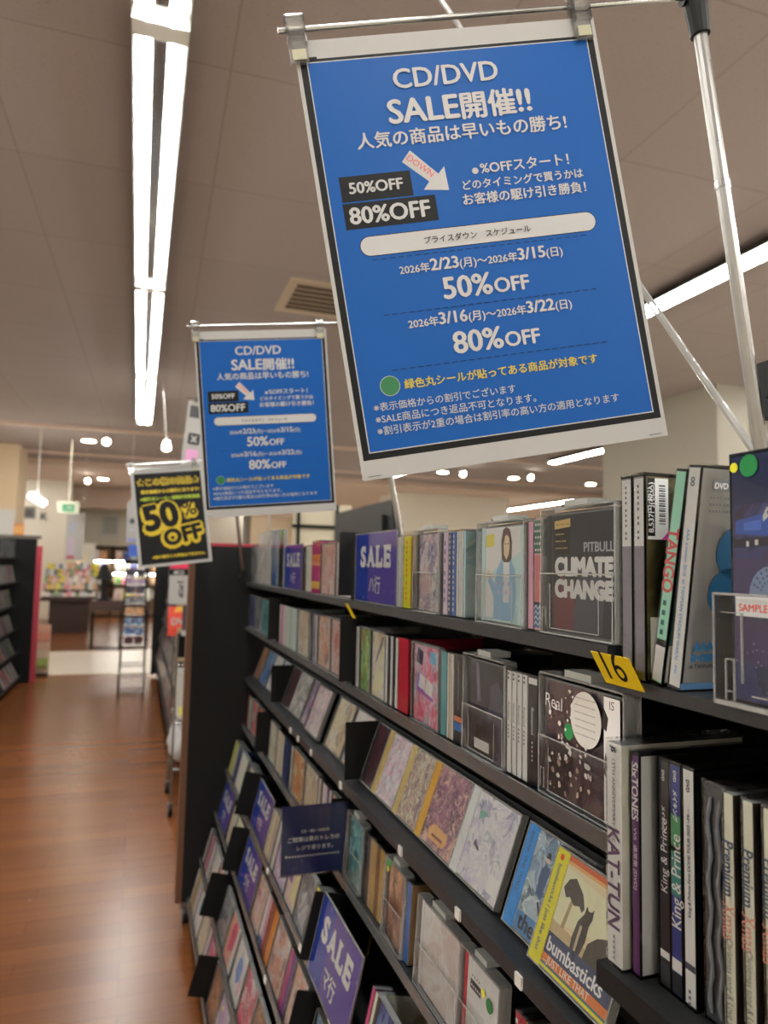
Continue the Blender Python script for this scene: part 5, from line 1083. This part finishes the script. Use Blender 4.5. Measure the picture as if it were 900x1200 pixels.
for ti, (x, z, t, h) in enumerate(NG):
    y = 9.2; k = 0
    while y > 4.9 and k < 22:
        key = keys[(ti*5+k*3+rg.randrange(3)) % len(keys)]
        face_item(x, y, z, t, .135, key, '%s DVD, %s from far end on %s row of next unit' % (hn[key], NUM[k % 22], wd_[ti]), 'DVDs on the unit farther down the aisle', h=h, kind='dvd', hinge=None, edge=False)
        y -= .2; k += 1
# signs and wire rack at the near end of that unit
def flat_sign(name, px0, py0, px1, py1, Y, m, label, paint=None, th=.003):
    a = at_y(px0, py1, Y); c = at_y(px1, py0, Y); w_, h_ = c.x-a.x, c.z-a.z
    b = MB(); b.box(0, w_, 0, th, 0, h_, m); M = frame((0, -.0006, 0), (1, 0, 0), (0, 0, 1))
    if paint: paint(b, M, w_, h_)
    o = b.build(name, None, (a.x, Y, a.z)); return tag(o, label, 'sign')
YR = 4.45
def p_jpop(b, M, w_, h_):
    b.face([M @ Vector(p) for p in ((0, h_*.84, 0), (w_*.85, h_*.84, 0), (w_*.85, h_, 0), (0, h_, 0))], BK)
    b.text('◀CD', M @ T(w_*.15, h_*.87, .0005), width=w_*.5, m=PT, bold=.04)
    b.text('J-POP', M @ T(w_*.42, h_*.68, .0005) @ Matrix.Rotation(R(-90), 4, 'Z'), width=h_*.5, m=BK, bold=.02)
flat_sign('category_sign', 197, 668, 226, 708, YR, PW, 'white J-POP sign with black CD header on the wire rack', p_jpop)
def p_dvd(b, M, w_, h_):
    b.face([M @ Vector(p) for p in ((w_*.2, h_*.8, 0), (w_*.9, h_*.86, 0), (w_*.8, h_, 0), (w_*.3, h_, 0))], C('#cf8a3a')); b.face([M @ Vector(p) for p in ((w_*.55, 0, 0), (w_, 0, 0), (w_, h_*.2, 0), (w_*.6, h_*.1, 0))], C('#d09a3a'))
    b.text('DVD/', M @ T(w_*.12, h_*.38, .0006), width=w_*.86, m=PT, bold=.04)
flat_sign('category_sign', 196, 711, 229, 745, YR-.01, C('#bf4338'), 'red and orange DVD sign below the white J-POP sign', p_dvd)
flat_sign('category_sign', 199, 652, 235, 666, YR+.02, C('#b42847'), 'plain crimson sign strip above the J-POP sign, behind the yellow poster')
pa = at_z(199, 958, 0); rx0, rx1, ry0, ry1 = pa.x-.0, pa.x+.32, 4.18, 4.6
r = empty('wire_rack', ((rx0+rx1)/2, (ry0+ry1)/2, 0)); RO = (-(rx0+rx1)/2, -(ry0+ry1)/2, 0)
for x in (rx0, rx1):
    for y in (ry0, ry1):
        MB().tube([(x, y, .07), (x, y, 1.0)], .0065, pbr('dull_steel', '#77746f', .35, 1), 10).build('post', r, RO)
        MB().tube([(x-.012, y, .035), (x+.012, y, .035)], .034, M_BLACKP, 14).box(x-.01, x+.01, y-.01, y+.01, .035, .075, M_STEEL).build('caster', r, RO)
for z in (.25, .5, .82):
    b = MB()
    for x in (rx0, rx1): b.tube([(x, ry0, z), (x, ry1, z)], .005, M_CHROME, 6)
    for y in (ry0, ry1): b.tube([(rx0, y, z), (rx1, y, z)], .005, M_CHROME, 6)
    for k in range(1, 12): b.tube([(rx0+(rx1-rx0)*k/12, ry0, z), (rx0+(rx1-rx0)*k/12, ry1, z)], .002, M_CHROME, 5)
    b.build('wire_shelf', r, RO)
tag(r, 'chrome wire rack on casters at the end of the farther shelving unit', 'wire rack')
def lumpy(name, x, y, z, sx, sy, sz, m, label, cat, seed):
    import bmesh
    rn = random.Random(seed); bm = bmesh.new(); bmesh.ops.create_icosphere(bm, subdivisions=3, radius=1)
    ph = [rn.uniform(0, 6) for _ in range(6)]
    for v in bm.verts:
        c = v.co.copy(); q = 1+.13*math.sin(5*c.x+ph[0])*math.sin(6*c.z+ph[1])+.1*math.sin(9*c.y+ph[2]+4*c.z)
        v.co = Vector((c.x*sx*q, c.y*sy*q, max(-.72, c.z)*sz*(q if c.z > 0 else 1)))
    me = bpy.data.meshes.new(name); bm.to_mesh(me); bm.free(); me.materials.append(m)
    for p in me.polygons: p.use_smooth = True
    o = bpy.data.objects.new(name, me); COL.objects.link(o); o.location = (x, y, z+.72*sz); return tag(o, label, cat)
lumpy('plastic_bag', rx0+.085, 4.4, .257, .10, .16, .13, pbr('bag_white', '#c3c6c8', .35), 'white plastic bag on the bottom shelf of the wire rack', 'bag', 4)
b = MB(); b.box(-.085, .085, -.14, .14, 0, .25, pbr('carton_white', '#c9c9c4', .5)); b.box(-.03, .02, -.1408, -.1401, .15, .21, C('#2d4aa8')); b.box(-.03, .02, -.1408, -.1401, .11, .15, C('#b5382d')); b.box(-.08, -.03, -.1408, -.1401, .02, .07, C('#cfc95a'))
tag(b.build('carton', None, (rx0+.105, 4.4, .507), (0, 0, .03)), 'white carton with blue and red mark on the middle shelf of the wire rack', 'box')
b = MB(); b.box(-.1, .1, -.1, .1, 0, .18, C('#8d7b5f')); b.box(-.1, .02, -.1006, -.1001, .02, .16, BK); b.box(.03, .08, -.1006, -.1001, .02, .13, C('#b0303d'))
tag(b.build('carton', None, (rx0+.11, 4.41, .8265)), 'tan and black carton on the upper shelf of the wire rack', 'box')
b = MB(); b.box(0, .30, 0, .004, 0, .17, C('#3a3338')); M = frame((0, -.0005, 0), (1, 0, 0), (0, 0, 1)); b.face([M @ Vector(p) for p in ((.04, .02, 0), (.26, .02, 0), (.29, .1, 0), (.02, .1, 0))], C('#cf3f5a')); b.face([M @ Vector(p) for p in ((.0, .0, 0), (.3, .0, 0), (.3, .03, 0), (.0, .03, 0))], PT)
b.face([(M @ T(0, 0, .0003)) @ Vector(p) for p in ((.05, .1, 0), (.12, .1, 0), (.14, .165, 0), (.07, .165, 0))], C('#c9b0a3'))
tag(b.build('promo_card', None, (rx0+.02, 4.162, .985)), 'pink and white promo card below the red DVD sign', 'sign')
# white poster with social-media icons behind the smaller blue poster
a = at_y(226, 470, 3.72); r = empty('info_poster', a, (0, R(5), R(4)))
b = MB(); b.box(-.02, .277, 0, .0006, -.42, 0, PW); P = frame((0, -.0005, 0), (1, 0, 0), (0, 0, 1))
def sq(x, y, s, m, q=.18, z=0):
    pts = []
    for cx, cy, a0 in ((s-q*s, s-q*s, 0), (q*s, s-q*s, 90), (q*s, q*s, 180), (s-q*s, q*s, 270)):
        for k in range(4): an = R(a0+30*k); pts.append((x+cx+q*s*math.cos(an), y+cy+q*s*math.sin(an), 0))
    M = P @ T(0, 0, z); b.face([M @ Vector(p) for p in pts], m)
b.face([P @ Vector(p) for p in ((-.008, -.085, 0), (.265, -.085, 0), (.265, -.022, 0), (-.008, -.022, 0))], C('#2b2c30'))
sq(.0, -.225, .06, C('#1d1e20')); sq(.0, -.31, .06, C('#c772a8')); sq(.008, -.302, .044, PT, .25, .0003); sq(.0125, -.2975, .035, C('#c772a8'), .25, .0005)
b.disc(P @ T(.03, -.28, .0008), .011, PT, 18); b.disc(P @ T(.03, -.28, .001), .007, C('#c772a8'), 18)
for dx, an in ((.010, 52), (.010, 128)): b.face([P @ T(.03, -.195, .0005) @ Matrix.Rotation(R(an), 4, 'Z') @ Vector(p) for p in ((-.021, -.004, 0), (.021, -.004, 0), (.021, .004, 0), (-.021, .004, 0))], PT)
for k, y in enumerate((-.14, -.20, -.29, -.34, -.37, -.4)): b.text('▪▪▪▪▪▪▪', P @ T(.08, y, .0003), width=.11, m=C('#77777c'))
b.build('printed_sheet', r); c = MB(); clip(c, .015); c.build('hanging_clip', r); c = MB(); clip(c, .25); c.build('hanging_clip', r)
zz = (a.z-.02)/math.cos(R(5)); MB().tube([(-.03, .003, .013), (.42, .003, .013)], .003, M_CHROME, 10).tube([(.42, .003, .02), (.42+zz*math.sin(R(5)), .003, -zz+.045)], .006, M_STEEL, 10).build('hanger', r)
tag(r, 'white sheet with social media icons, mostly hidden behind the smaller blue poster', 'poster')

# ------------------------------------------------------------------ the gondola at the far left
LG = [(-1.31, 1.42, 0, .19), (-1.29, 1.15, R(12), .19), (-1.31, .88, R(12), .19), (-1.28, .61, R(18), .19), (-1.25, .36, R(24), .19), (-1.20, .10, R(28), .19)]
r = empty('display_gondola', (-1.5, 8, 0)); tag(r, 'black shelving unit with a red edge at the left border', 'display shelf')
O = (1.5, -8, 0)
MB().box(-1.79, -1.77, 6.6, 9.08, .08, 1.62, M_BLACK).build('back_panel', r, O)
for (x, z, t, h) in LG: MB().box(-.16, .012, 6.6, 9.08, -.012, -.001, M_BLACK, T(x, 0, z) @ Matrix.Rotation(-t, 4, 'Y')).build('tier_board', r, O)
MB().box(-2.2, -1.12, 9.1, 9.15, .0, 1.64, M_BLACK).build('end_panel', r, O)
MB().box(-1.118, -1.06, 9.1, 9.15, .0, 1.56, pbr('coral_red_edge', '#c9475a', .45)).build('red_edge', r, O)
MB().box(-2.2, -1.08, 9.095, 9.155, 1.6405, 1.68, pbr('grey_cap', '#6b655d', .5)).build('top_cap', r, O)
lk = ['greyclear', 'white', 'pinkface', 'cream', 'bw', 'redpink', 'grass', 'lightpink']
ln = {'greyclear': 'grey', 'white': 'white', 'pinkface': 'pinkish', 'cream': 'cream', 'bw': 'black and white', 'redpink': 'red and pink', 'grass': 'green and white', 'lightpink': 'soft pink'}
for ti, (x, z, t, h) in enumerate(LG):
    for k in range(5):
        key = lk[(ti*3+k*2) % 8] if not (ti == 4 and k == 4) else 'grass'
        if ti == 0: key = 'greyclear'
        o = face_item(0, 0, 0, 0, .135, key, '%s DVD, %s from the far panel on %s shelf of the left unit' % (ln[key], NUM[k], ('topmost', 'second', 'third', 'fourth', 'fifth', 'lowest')[ti]), 'DVDs on the unit at the left border', h=h, kind='dvd', hinge=None, edge=False)
        o.rotation_euler = (0, -t, 0); o.rotation_mode = 'XYZ'
        o.matrix_world = T(x, 8.75-k*.19, z) @ Matrix.Rotation(-t, 4, 'Y') @ Matrix.Rotation(PI, 4, 'Z')
b = MB(); b.box(-2.7, -1.55, 10.3, 10.33, 1.25, 2.05, pbr('white_board', '#c4c2bd', .5)).box(-2.7, -2.66, 10.3, 10.33, 0, 1.25, M_BODY).box(-1.6, -1.56, 10.3, 10.33, 0, 1.25, M_BODY)
tag(b.build('white_board', None), 'plain white board standing above the left shelving unit', 'board')
b = MB(); b.box(-.05, .05, -.03, .03, 0, .13, C('#b0713d')); b.box(-.046, .046, -.0306, -.0301, .02, .1, C('#c98a4f')); tag(b.build('card_box', None, (-1.32, 9.12, 1.681)), 'small orange box on top of the left shelving unit', 'box')
# pot-like display beside the left panel: pink pamphlet holder
b = MB()
for k, (z, cc) in enumerate(((.12, '#8aa05a'), (.24, '#c2ab98'), (.36, '#b99a84'), (.5, '#c9806a'), (.62, '#c9907a'))):
    for j in range(2): b.box(-.13+.12*j, -.02+.12*j, -.06+.025*k, -.05+.025*k, z, z+.16, C(cc))
    b.box(-.14, .10, -.065+.025*k, -.062+.025*k, z, z+.05, M_ACRYL)
b.box(-.14, .10, .062, .075, .0, .78, C('#b9a898')); b.box(-.14, .10, -.07, .075, .0, .03, M_BLACK)
b.v = [(x*.62, y, z*.78) for x, y, z in b.v]
tag(b.build('pamphlet_stand', None, (-1.04, 9.6, 0)), 'low pamphlet stand with pink and green leaflets by the red edge', 'leaflet stand')

# ------------------------------------------------------------------ book tables, spinner and bookshelf at the end of the aisle
tb = empty('book_table', (-1.25, 15.6, 0)); DKW = pbr('dark_brown_wood', '#3b2722', .45)
MB().box(-.36, .36, -.25, .25, 0, .62, DKW).build('base', tb); MB().box(-.52, .50, -.4, .4, .62, .66, DKW).build('table_top', tb)
b = MB()
for k in range(5): b.box(-.5, .48, -.36+k*.15, -.21+k*.15 + (.0 if k < 4 else .12), .66, .70+k*.13, DKW)
b.build('stepped_riser', tb); tag(tb, 'dark brown stepped table piled with colourful magazines at the end of the aisle', 'book table')
mk = ['yellow', 'pinkface', 'cream', 'white', 'sky', 'grass', 'salmon', 'orange', 'palepink', 'redpink', 'greyclear', 'lightpink']
mn = {'yellow': 'yellow', 'pinkface': 'pinkish', 'cream': 'cream', 'white': 'white', 'sky': 'pale blue', 'grass': 'green', 'salmon': 'salmon', 'orange': 'orange', 'palepink': 'pale pink', 'redpink': 'red', 'greyclear': 'grey', 'lightpink': 'soft pink'}
for k in range(5):
    for j in range(13):
        key = 'yellow' if (k == 4 and j in (0, 1, 11, 12)) else mk[(k*7+j*5+rg.randrange(4)) % 12]
        b = MB(); b.box(0, .071+.004*(j % 2), 0, .012, 0, (.15 if k else .11)-.02*((j+k) % 3), C('#c9c4b9'), None, {'-y': art(key)})
        o = b.build('magazine', None, (-1.25-.5+j*.0757, 15.6-.36+k*.15+.015, .706+k*.13), (R(-14), 0, 0))
        tag(o, '%s magazine, %s from the left in the %s row of the stepped book table' % (mn[key], NUM[j], ('front', 'second', 'third', 'fourth', 'back')[k]), 'magazine', 'magazines on the stepped book table')
b = MB(); b.box(0, .36, 0, .012, 0, .22, C('#cbb193')); tag(b.build('topic_card', None, (-1.38, 15.95, 1.37)), 'pale card standing above the magazines on the book table', 'sign')
t2 = empty('console_table', (-.4, 12.7, 0))
MB().box(-.30, .62, -.28, .28, .60, .76, pbr('dark_wood_top', '#45302a', .45)).build('table_top', t2)
for x in (-.27, .16, .59):
    for y in (-.25, .25): MB().box(x-.012, x+.012, y-.012, y+.012, 0, .60, M_BLACK).build('leg', t2)
MB().tube([(-.27, -.25, .02), (-.05, -.33, .02), (.16, -.34, .02), (.4, -.32, .02), (.59, -.25, .02)], .014, M_BLACK, 6).build('foot_rail', t2)
tag(t2, 'dark console table on thin black legs beside the spinner rack', 'table')
b = MB(); b.tube([(0, 0, 0), (0, 0, .03), (0, 0, .035), (0, 0, .34), (0, 0, .62)], [.10, .10, .045, .045, .0], M_BLACK, 18); b.tube([(0, 0, .34), (0, 0, .56), (.0, 0, .60)], [.13, .06, .03], M_BLACK, 18)
tag(b.build('display_figure', None, (-.52, 12.6, .7605)), 'black lamp-like display figure standing on the console table', 'display figure')
for j, (key, dx) in enumerate((('salmon', .04), ('yellow', .2), ('orange', .34), ('cream', .48))):
    b = MB(); b.box(0, .14, 0, .02, 0, .2, C('#c9c4b9'), None, {'-y': art(key)}); tag(b.build('book', None, (-.4+dx, 12.66, .766), (R(-12), 0, 0)), '%s book standing on the console table, %s from the left' % ({'salmon': 'salmon', 'yellow': 'yellow', 'orange': 'orange', 'cream': 'cream'}[key], NUM[j]), 'book', 'books on the console table')
# wire spinner rack
sp0 = at_z(138, 813, 0); sp1 = at_z(168, 811, 0); cx = (sp0.x+sp1.x)/2; cy = 8.2
r = empty('spinner_rack', (cx, cy, 0)); wv = (sp1.x-sp0.x)/2
for s in (-1, 1):
    for y in (-.12, .12): MB().tube([(s*wv, y, 0), (s*wv*.78, y*.7, 1.40)], .008, M_BLACK, 8).build('post', r)
for z in (.02, .18, .3): MB().tube([(-wv, -.12, z), (wv, -.12, z), (wv, .12, z), (-wv, .12, z), (-wv, -.12, z)], .006, M_BLACK, 6).build('cross_rail', r)
MB().box(-.13, .13, -.06, .06, 1.375, 1.42, M_BLACK).build('header', r)
for z in (.52, .62, .72, .83, .95, 1.06, 1.15, 1.24): MB().tube([(-.1, -.10, z), (.1, -.10, z), (.1, .08, z), (-.1, .08, z), (-.1, -.10, z)], .003, M_STEEL, 6).box(-.1, .1, -.098, .08, z-.004, z, M_STEEL).build('pocket_shelf', r)
tag(r, 'tall black wire spinner rack of small goods standing in the aisle', 'spinner rack')
for k, (z, key) in enumerate(((.52, 'darkred'), (.62, 'blue'), (.72, 'blue'), (.83, 'orange'), (.95, 'greyclear'), (1.06, 'darkrock'), (1.15, 'purple'), (1.24, 'darkrock'))):
    for j in range(2):
        b = MB(); b.box(0, .088, 0, .012, 0, .082, C('#b9b6b0'), None, {'-y': art(key)})
        tag(b.build('packet', None, (cx-.094+j*.098, cy-.09, z+.0005)), '%s packet, %s pocket from the bottom of the spinner rack, %s side' % ({'darkred': 'dark red', 'blue': 'blue', 'orange': 'orange', 'greyclear': 'grey', 'darkrock': 'dark', 'purple': 'purple'}[key], NUM[k], ('left', 'right')[j]), 'packet', 'packets in the spinner rack')
# bookshelf with lit shelves at the back
bs = empty('bookshelf', (-.2, 19.6, 0)); bw = 1.35
for z in (.0, .42, .78, 1.12, 1.44, 1.78): MB().box(-bw, bw, 0, .35, z, z+.03, M_BLACK).build('shelf', bs)
MB().box(-bw, bw, .36, .38, 0, 1.81, pbr('warm_backboard', '#c9a27c', .6)).build('back_panel', bs)
for x in (-bw, -.45, .45, bw-.03): MB().box(x, x+.03, -.003, .357, .0, 1.815, M_BLACK).build('upright', bs)
for (x0, x1, z) in ((-.40, .43, 1.435), (-1.3, -.47, 1.435), (.5, 1.3, 1.435), (-.40, .43, 1.115), (.5, 1.3, 1.115)): MB().box(x0, x1, .0, .03, z-.04, z-.002, pbr('lit_shelf_lamp', (1, .96, .88), .4, emit=14)).build('shelf_lamp', bs)
tag(bs, 'black bookshelf with lit shelves at the back of the store', 'bookshelf')
bk = ['redpink', 'white', 'sky', 'orange', 'cream', 'salmon', 'grass', 'yellow', 'navy', 'lightpink']
bn = {'redpink': 'red', 'white': 'white', 'sky': 'pale blue', 'orange': 'orange', 'cream': 'cream', 'salmon': 'salmon', 'grass': 'green', 'yellow': 'yellow', 'navy': 'navy', 'lightpink': 'soft pink'}
for ti, z in enumerate((.45, .81, 1.15, 1.47)):
    k = 0; x = -1.28
    while x < 1.2:
        if not any(abs(x+.09-q) < .14 for q in (-.43, .46)):
            key = bk[(k*3+ti*4+rg.randrange(3)) % 10]
            if ti in (1, 2) and x > .5: key = 'orange'
            b = MB(); b.box(0, .15, 0, .03, 0, .2+.012*(k % 3), C('#c9c4b9'), None, {'-y': art(key)})
            tag(b.build('book', None, (-.2+x, 19.68, z+.0055), (R(-8), 0, 0)), '%s book, %s from the left on shelf %s of the lit bookshelf' % (bn[key], NUM[k % 16], ('two', 'three', 'four', 'five')[ti]), 'book', 'books facing out on the lit bookshelf'); k += 1
        x += .185
# hanging banners, wall letters, exit sign, grille
q0 = at_y(76, 650, 14.0); q1 = at_y(100, 602, 14.0)
r = empty('hanging_banner', (q0.x, 14.0, q0.z)); b = MB(); w_, h_ = q1.x-q0.x, q1.z-q0.z
b.box(0, w_, 0, .004, -.1, h_, PW); M = frame((0, -.001, 0), (1, 0, 0), (0, 0, 1))
for (x0, x1, z0, z1, cc) in ((.08, .55, .52, .8, '#7b7f8c'), (.08, .55, .0, .42, '#8d8390'), (.1, .5, -.1, -.02, '#8a3f4a')): b.face([M @ Vector((w_*a, h_*z, 0)) for a, z in ((x0, z0), (x1, z0), (x1, z1), (x0, z1))], C(cc))
b.build('printed_sheet', r); MB().tube([(.03, .002, h_), (.03, .002, CEIL-q0.z)], .004, M_BODY, 6).tube([(w_-.03, .002, h_), (w_-.03, .002, CEIL-q0.z)], .004, M_BODY, 6).build('cord', r)
tag(r, 'tall white banner with grey pictures hanging before the cream wall', 'banner')
q0 = at_y(147, 636, 11.3); q1 = at_y(168, 588, 11.3); r = empty('hanging_sheet', (q0.x, 11.3, q0.z)); w_, h_ = q1.x-q0.x, q1.z-q0.z
b = MB(); b.box(0, w_, 0, .003, 0, h_, PW)
for (x0, x1, z0, z1, cc) in ((.1, .9, .05, .09, '#4a58b0'), (.2, .5, .46, .58, '#2f3036'), (.25, .5, .75, .82, '#7d7d90'), (.25, .5, .28, .34, '#8d8da0')): b.face([M @ Vector((w_*a, h_*z, 0)) for a, z in ((x0, z0), (x1, z0), (x1, z1), (x0, z1))], C(cc))
b.build('printed_sheet', r); MB().tube([(.05, .0015, h_), (.05, .0015, CEIL-q0.z)], .003, M_BODY, 6).build('cord', r); tag(r, 'white printed sheet with a blue foot line hanging left of the yellow poster', 'poster')
q = at_y(150, 652, 12.8); b = MB(); b.box(0, .26, 0, .01, 0, .2, C('#3f5fc0')); b.box(.1, .112, 0.011, .03, -q.z+.7605, .2, M_BODY); b.box(.04, .17, -.03, .07, -q.z+.7605, -q.z+.77, M_BODY); tag(b.build('blue_sign', None, (q.x, 12.8, q.z)), 'small blue sign below the hanging white sheet', 'sign')
q = at_y(47.5, 609, 18.88); b = MB(); b.text('K', frame((0, 0, 0), (1, 0, 0), (0, 0, 1)), size=.24, m=C('#4b5650'), bold=.02); b.v = [(x, y, z) for x, y, z in b.v]
n = len(b.v); b.v += [(x, -.02, z) for x, y, z in b.v]; b.f += [tuple(i+n for i in f) for f in b.f]; b.m += b.m[:]; b.sm += b.sm[:]; b.uv += b.uv[:]
tag(b.build('wall_letter', None, (q.x, 18.875, q.z)), 'dark green letter K on the cream wall beside the tan pillar', 'wall letter')
q = at_y(44, 608, 17.0); b = MB(); b.box(-.42, -.05, 0, .03, 0, .26, C('#77797a')); b.box(-.9, -.5, 0, .03, 0, .3, C('#8a8c8c')); b.box(-.35, -.1, -.004, 0, .04, .2, C('#5a5d60')); b.box(-.6, -.56, .01, .03, -1.9, 0, M_BODY)
tag(b.build('wall_monitor', None, (q.x, 17.0, q.z)), 'small grey screens beside the tan pillar', 'screen')
q = at_y(80, 595, 13.2); r = empty('exit_sign', (q.x, 13.2, q.z)); b = MB(); b.box(-.17, .17, 0, .06, -.1, .11, pbr('exit_case', '#c9cbbb', .4)); b.box(-.10, .10, -.003, .0, -.07, .06, pbr('exit_green', '#2f7d55', .4, emit=.25)); b.box(-.02, .06, -.005, -.0035, -.01, .02, PT); b.build('lit_box', r)
MB().tube([(0, .03, .11), (0, .03, CEIL-q.z)], .012, M_BODY, 8).build('hanger_pole', r); tag(r, 'green exit sign box hanging on a thin pole above the white banner', 'exit sign')
q = at_y(28+14, 585, 12.5); r = empty('spotlight', (q.x, 12.5, q.z)); MB().tube([(-.08, -.05, .06), (.14, -.08, -.07)], .05, M_COOL, 14).build('lamp', r); MB().tube([(.03, -.065, .0), (.03, -.065, CEIL-q.z-.0005)], .012, M_BODY, 8).build('stem', r); tag(r, 'bright tilted lamp beside the tan pillar at the upper left', 'spotlight')
qa, qb = at_y(121, 625, 21.97), at_y(138, 606, 21.97); r = empty('air_grille', (qa.x, 21.97, qa.z)); w_, h_ = qb.x-qa.x, qb.z-qa.z
MB().box(-.08, w_+.08, 0, .03, -.08, h_+.08, M_BODY).build('frame', r)
for k in range(8): MB().box(0, w_, -.02, -.002, h_*k/8+.004, h_*k/8+h_/8*.7, C('#7f8078')).build('slat', r)
tag(r, 'grey slatted air grille on the far wall above the bookshelf', 'air grille')
q0 = at_y(94, 668, 17.4); q1 = at_y(112, 637, 17.4); b = MB(); w_, h_ = q1.x-q0.x, q1.z-q0.z
b.box(0, w_, 0, .01, 0, h_, C('#c9b7ae')); b.face([(w_*.2, -.001, .02), (w_*.85, -.001, .02), (w_*.7, -.001, h_*.25), (w_*.35, -.001, h_*.25)], C('#7fa5b8')); b.box(.02, .05, .012, .03, -q0.z, h_*.5, M_BODY)
tag(b.build('poster_board', None, (q0.x, 17.4, q0.z)), 'pale poster board with a blue spot above the book table', 'poster')
# large screen seen from behind over the shelves
r = empty('monitor', (1.3, 4.1, 0)); a = at_x(393, 602, 1.3); c = at_x(460, 585, 1.3); d = at_x(461, 618, 1.3)
MB().box(0, .03, c.y-4.1, a.y-4.1, d.z-.02-.1, c.z, M_BLACKP).box(-.025, 0, c.y-4.1+.1, a.y-4.1-.1, d.z-.1, c.z-.08, M_BLACKP).build('screen_back', r)
MB().box(.02, .06, -.03, .03, .03, d.z+.05, M_BLACK).box(-.12-.0+.2, .3, -.2, .2, 0, .03, M_BLACK).build('stand', r)
for ch in r.children:
    if ch.name.startswith('stand'): ch.location = (.16, 0, 0)
tag(r, 'black back of a flat screen behind the second blue poster pole', 'monitor')
q0 = at_x(888, 492, .66); q1 = at_x(888, 426, .66); y_ = q0.y
b = MB(); b.box(0, .02, -.22, 0, 0, q1.z-q0.z, M_BLACKP).box(-.012, 0, -.2, -.02, .02, q1.z-q0.z-.02, M_BLACKP).box(.004, .016, -.13, -.09, EYE-.3-q0.z, 0, M_BLACK)
tag(b.build('monitor', None, (.66, y_, q0.z)), 'black screen edge at the right border beside the chrome pole', 'monitor')
# framed partition behind the far end of the shelf
r = empty('display_board', (1.15, 5.6, 0)); a = at_y(345, 604, 5.6); c = at_y(412, 604, 5.6)
MB().box(a.x-1.15, c.x-1.15, 0, .03, .1, a.z+.1, pbr('cream_board', '#c3baa3', .6)).build('panel', r)
MB().box(a.x-1.15-.02, c.x-1.15, -.02, -.001, a.z-.1, a.z-.07, M_BLACK).box(a.x-1.15+.02, a.x-1.15+.045, -.02, -.001, .0, a.z+.1, M_BLACK).box(c.x-1.15-.14, c.x-1.15-.115, -.02, -.001, 0, a.z+.1, M_BLACK).build('frame', r)
tag(r, 'cream board in a thin black frame behind the far end of the shelf', 'display board')
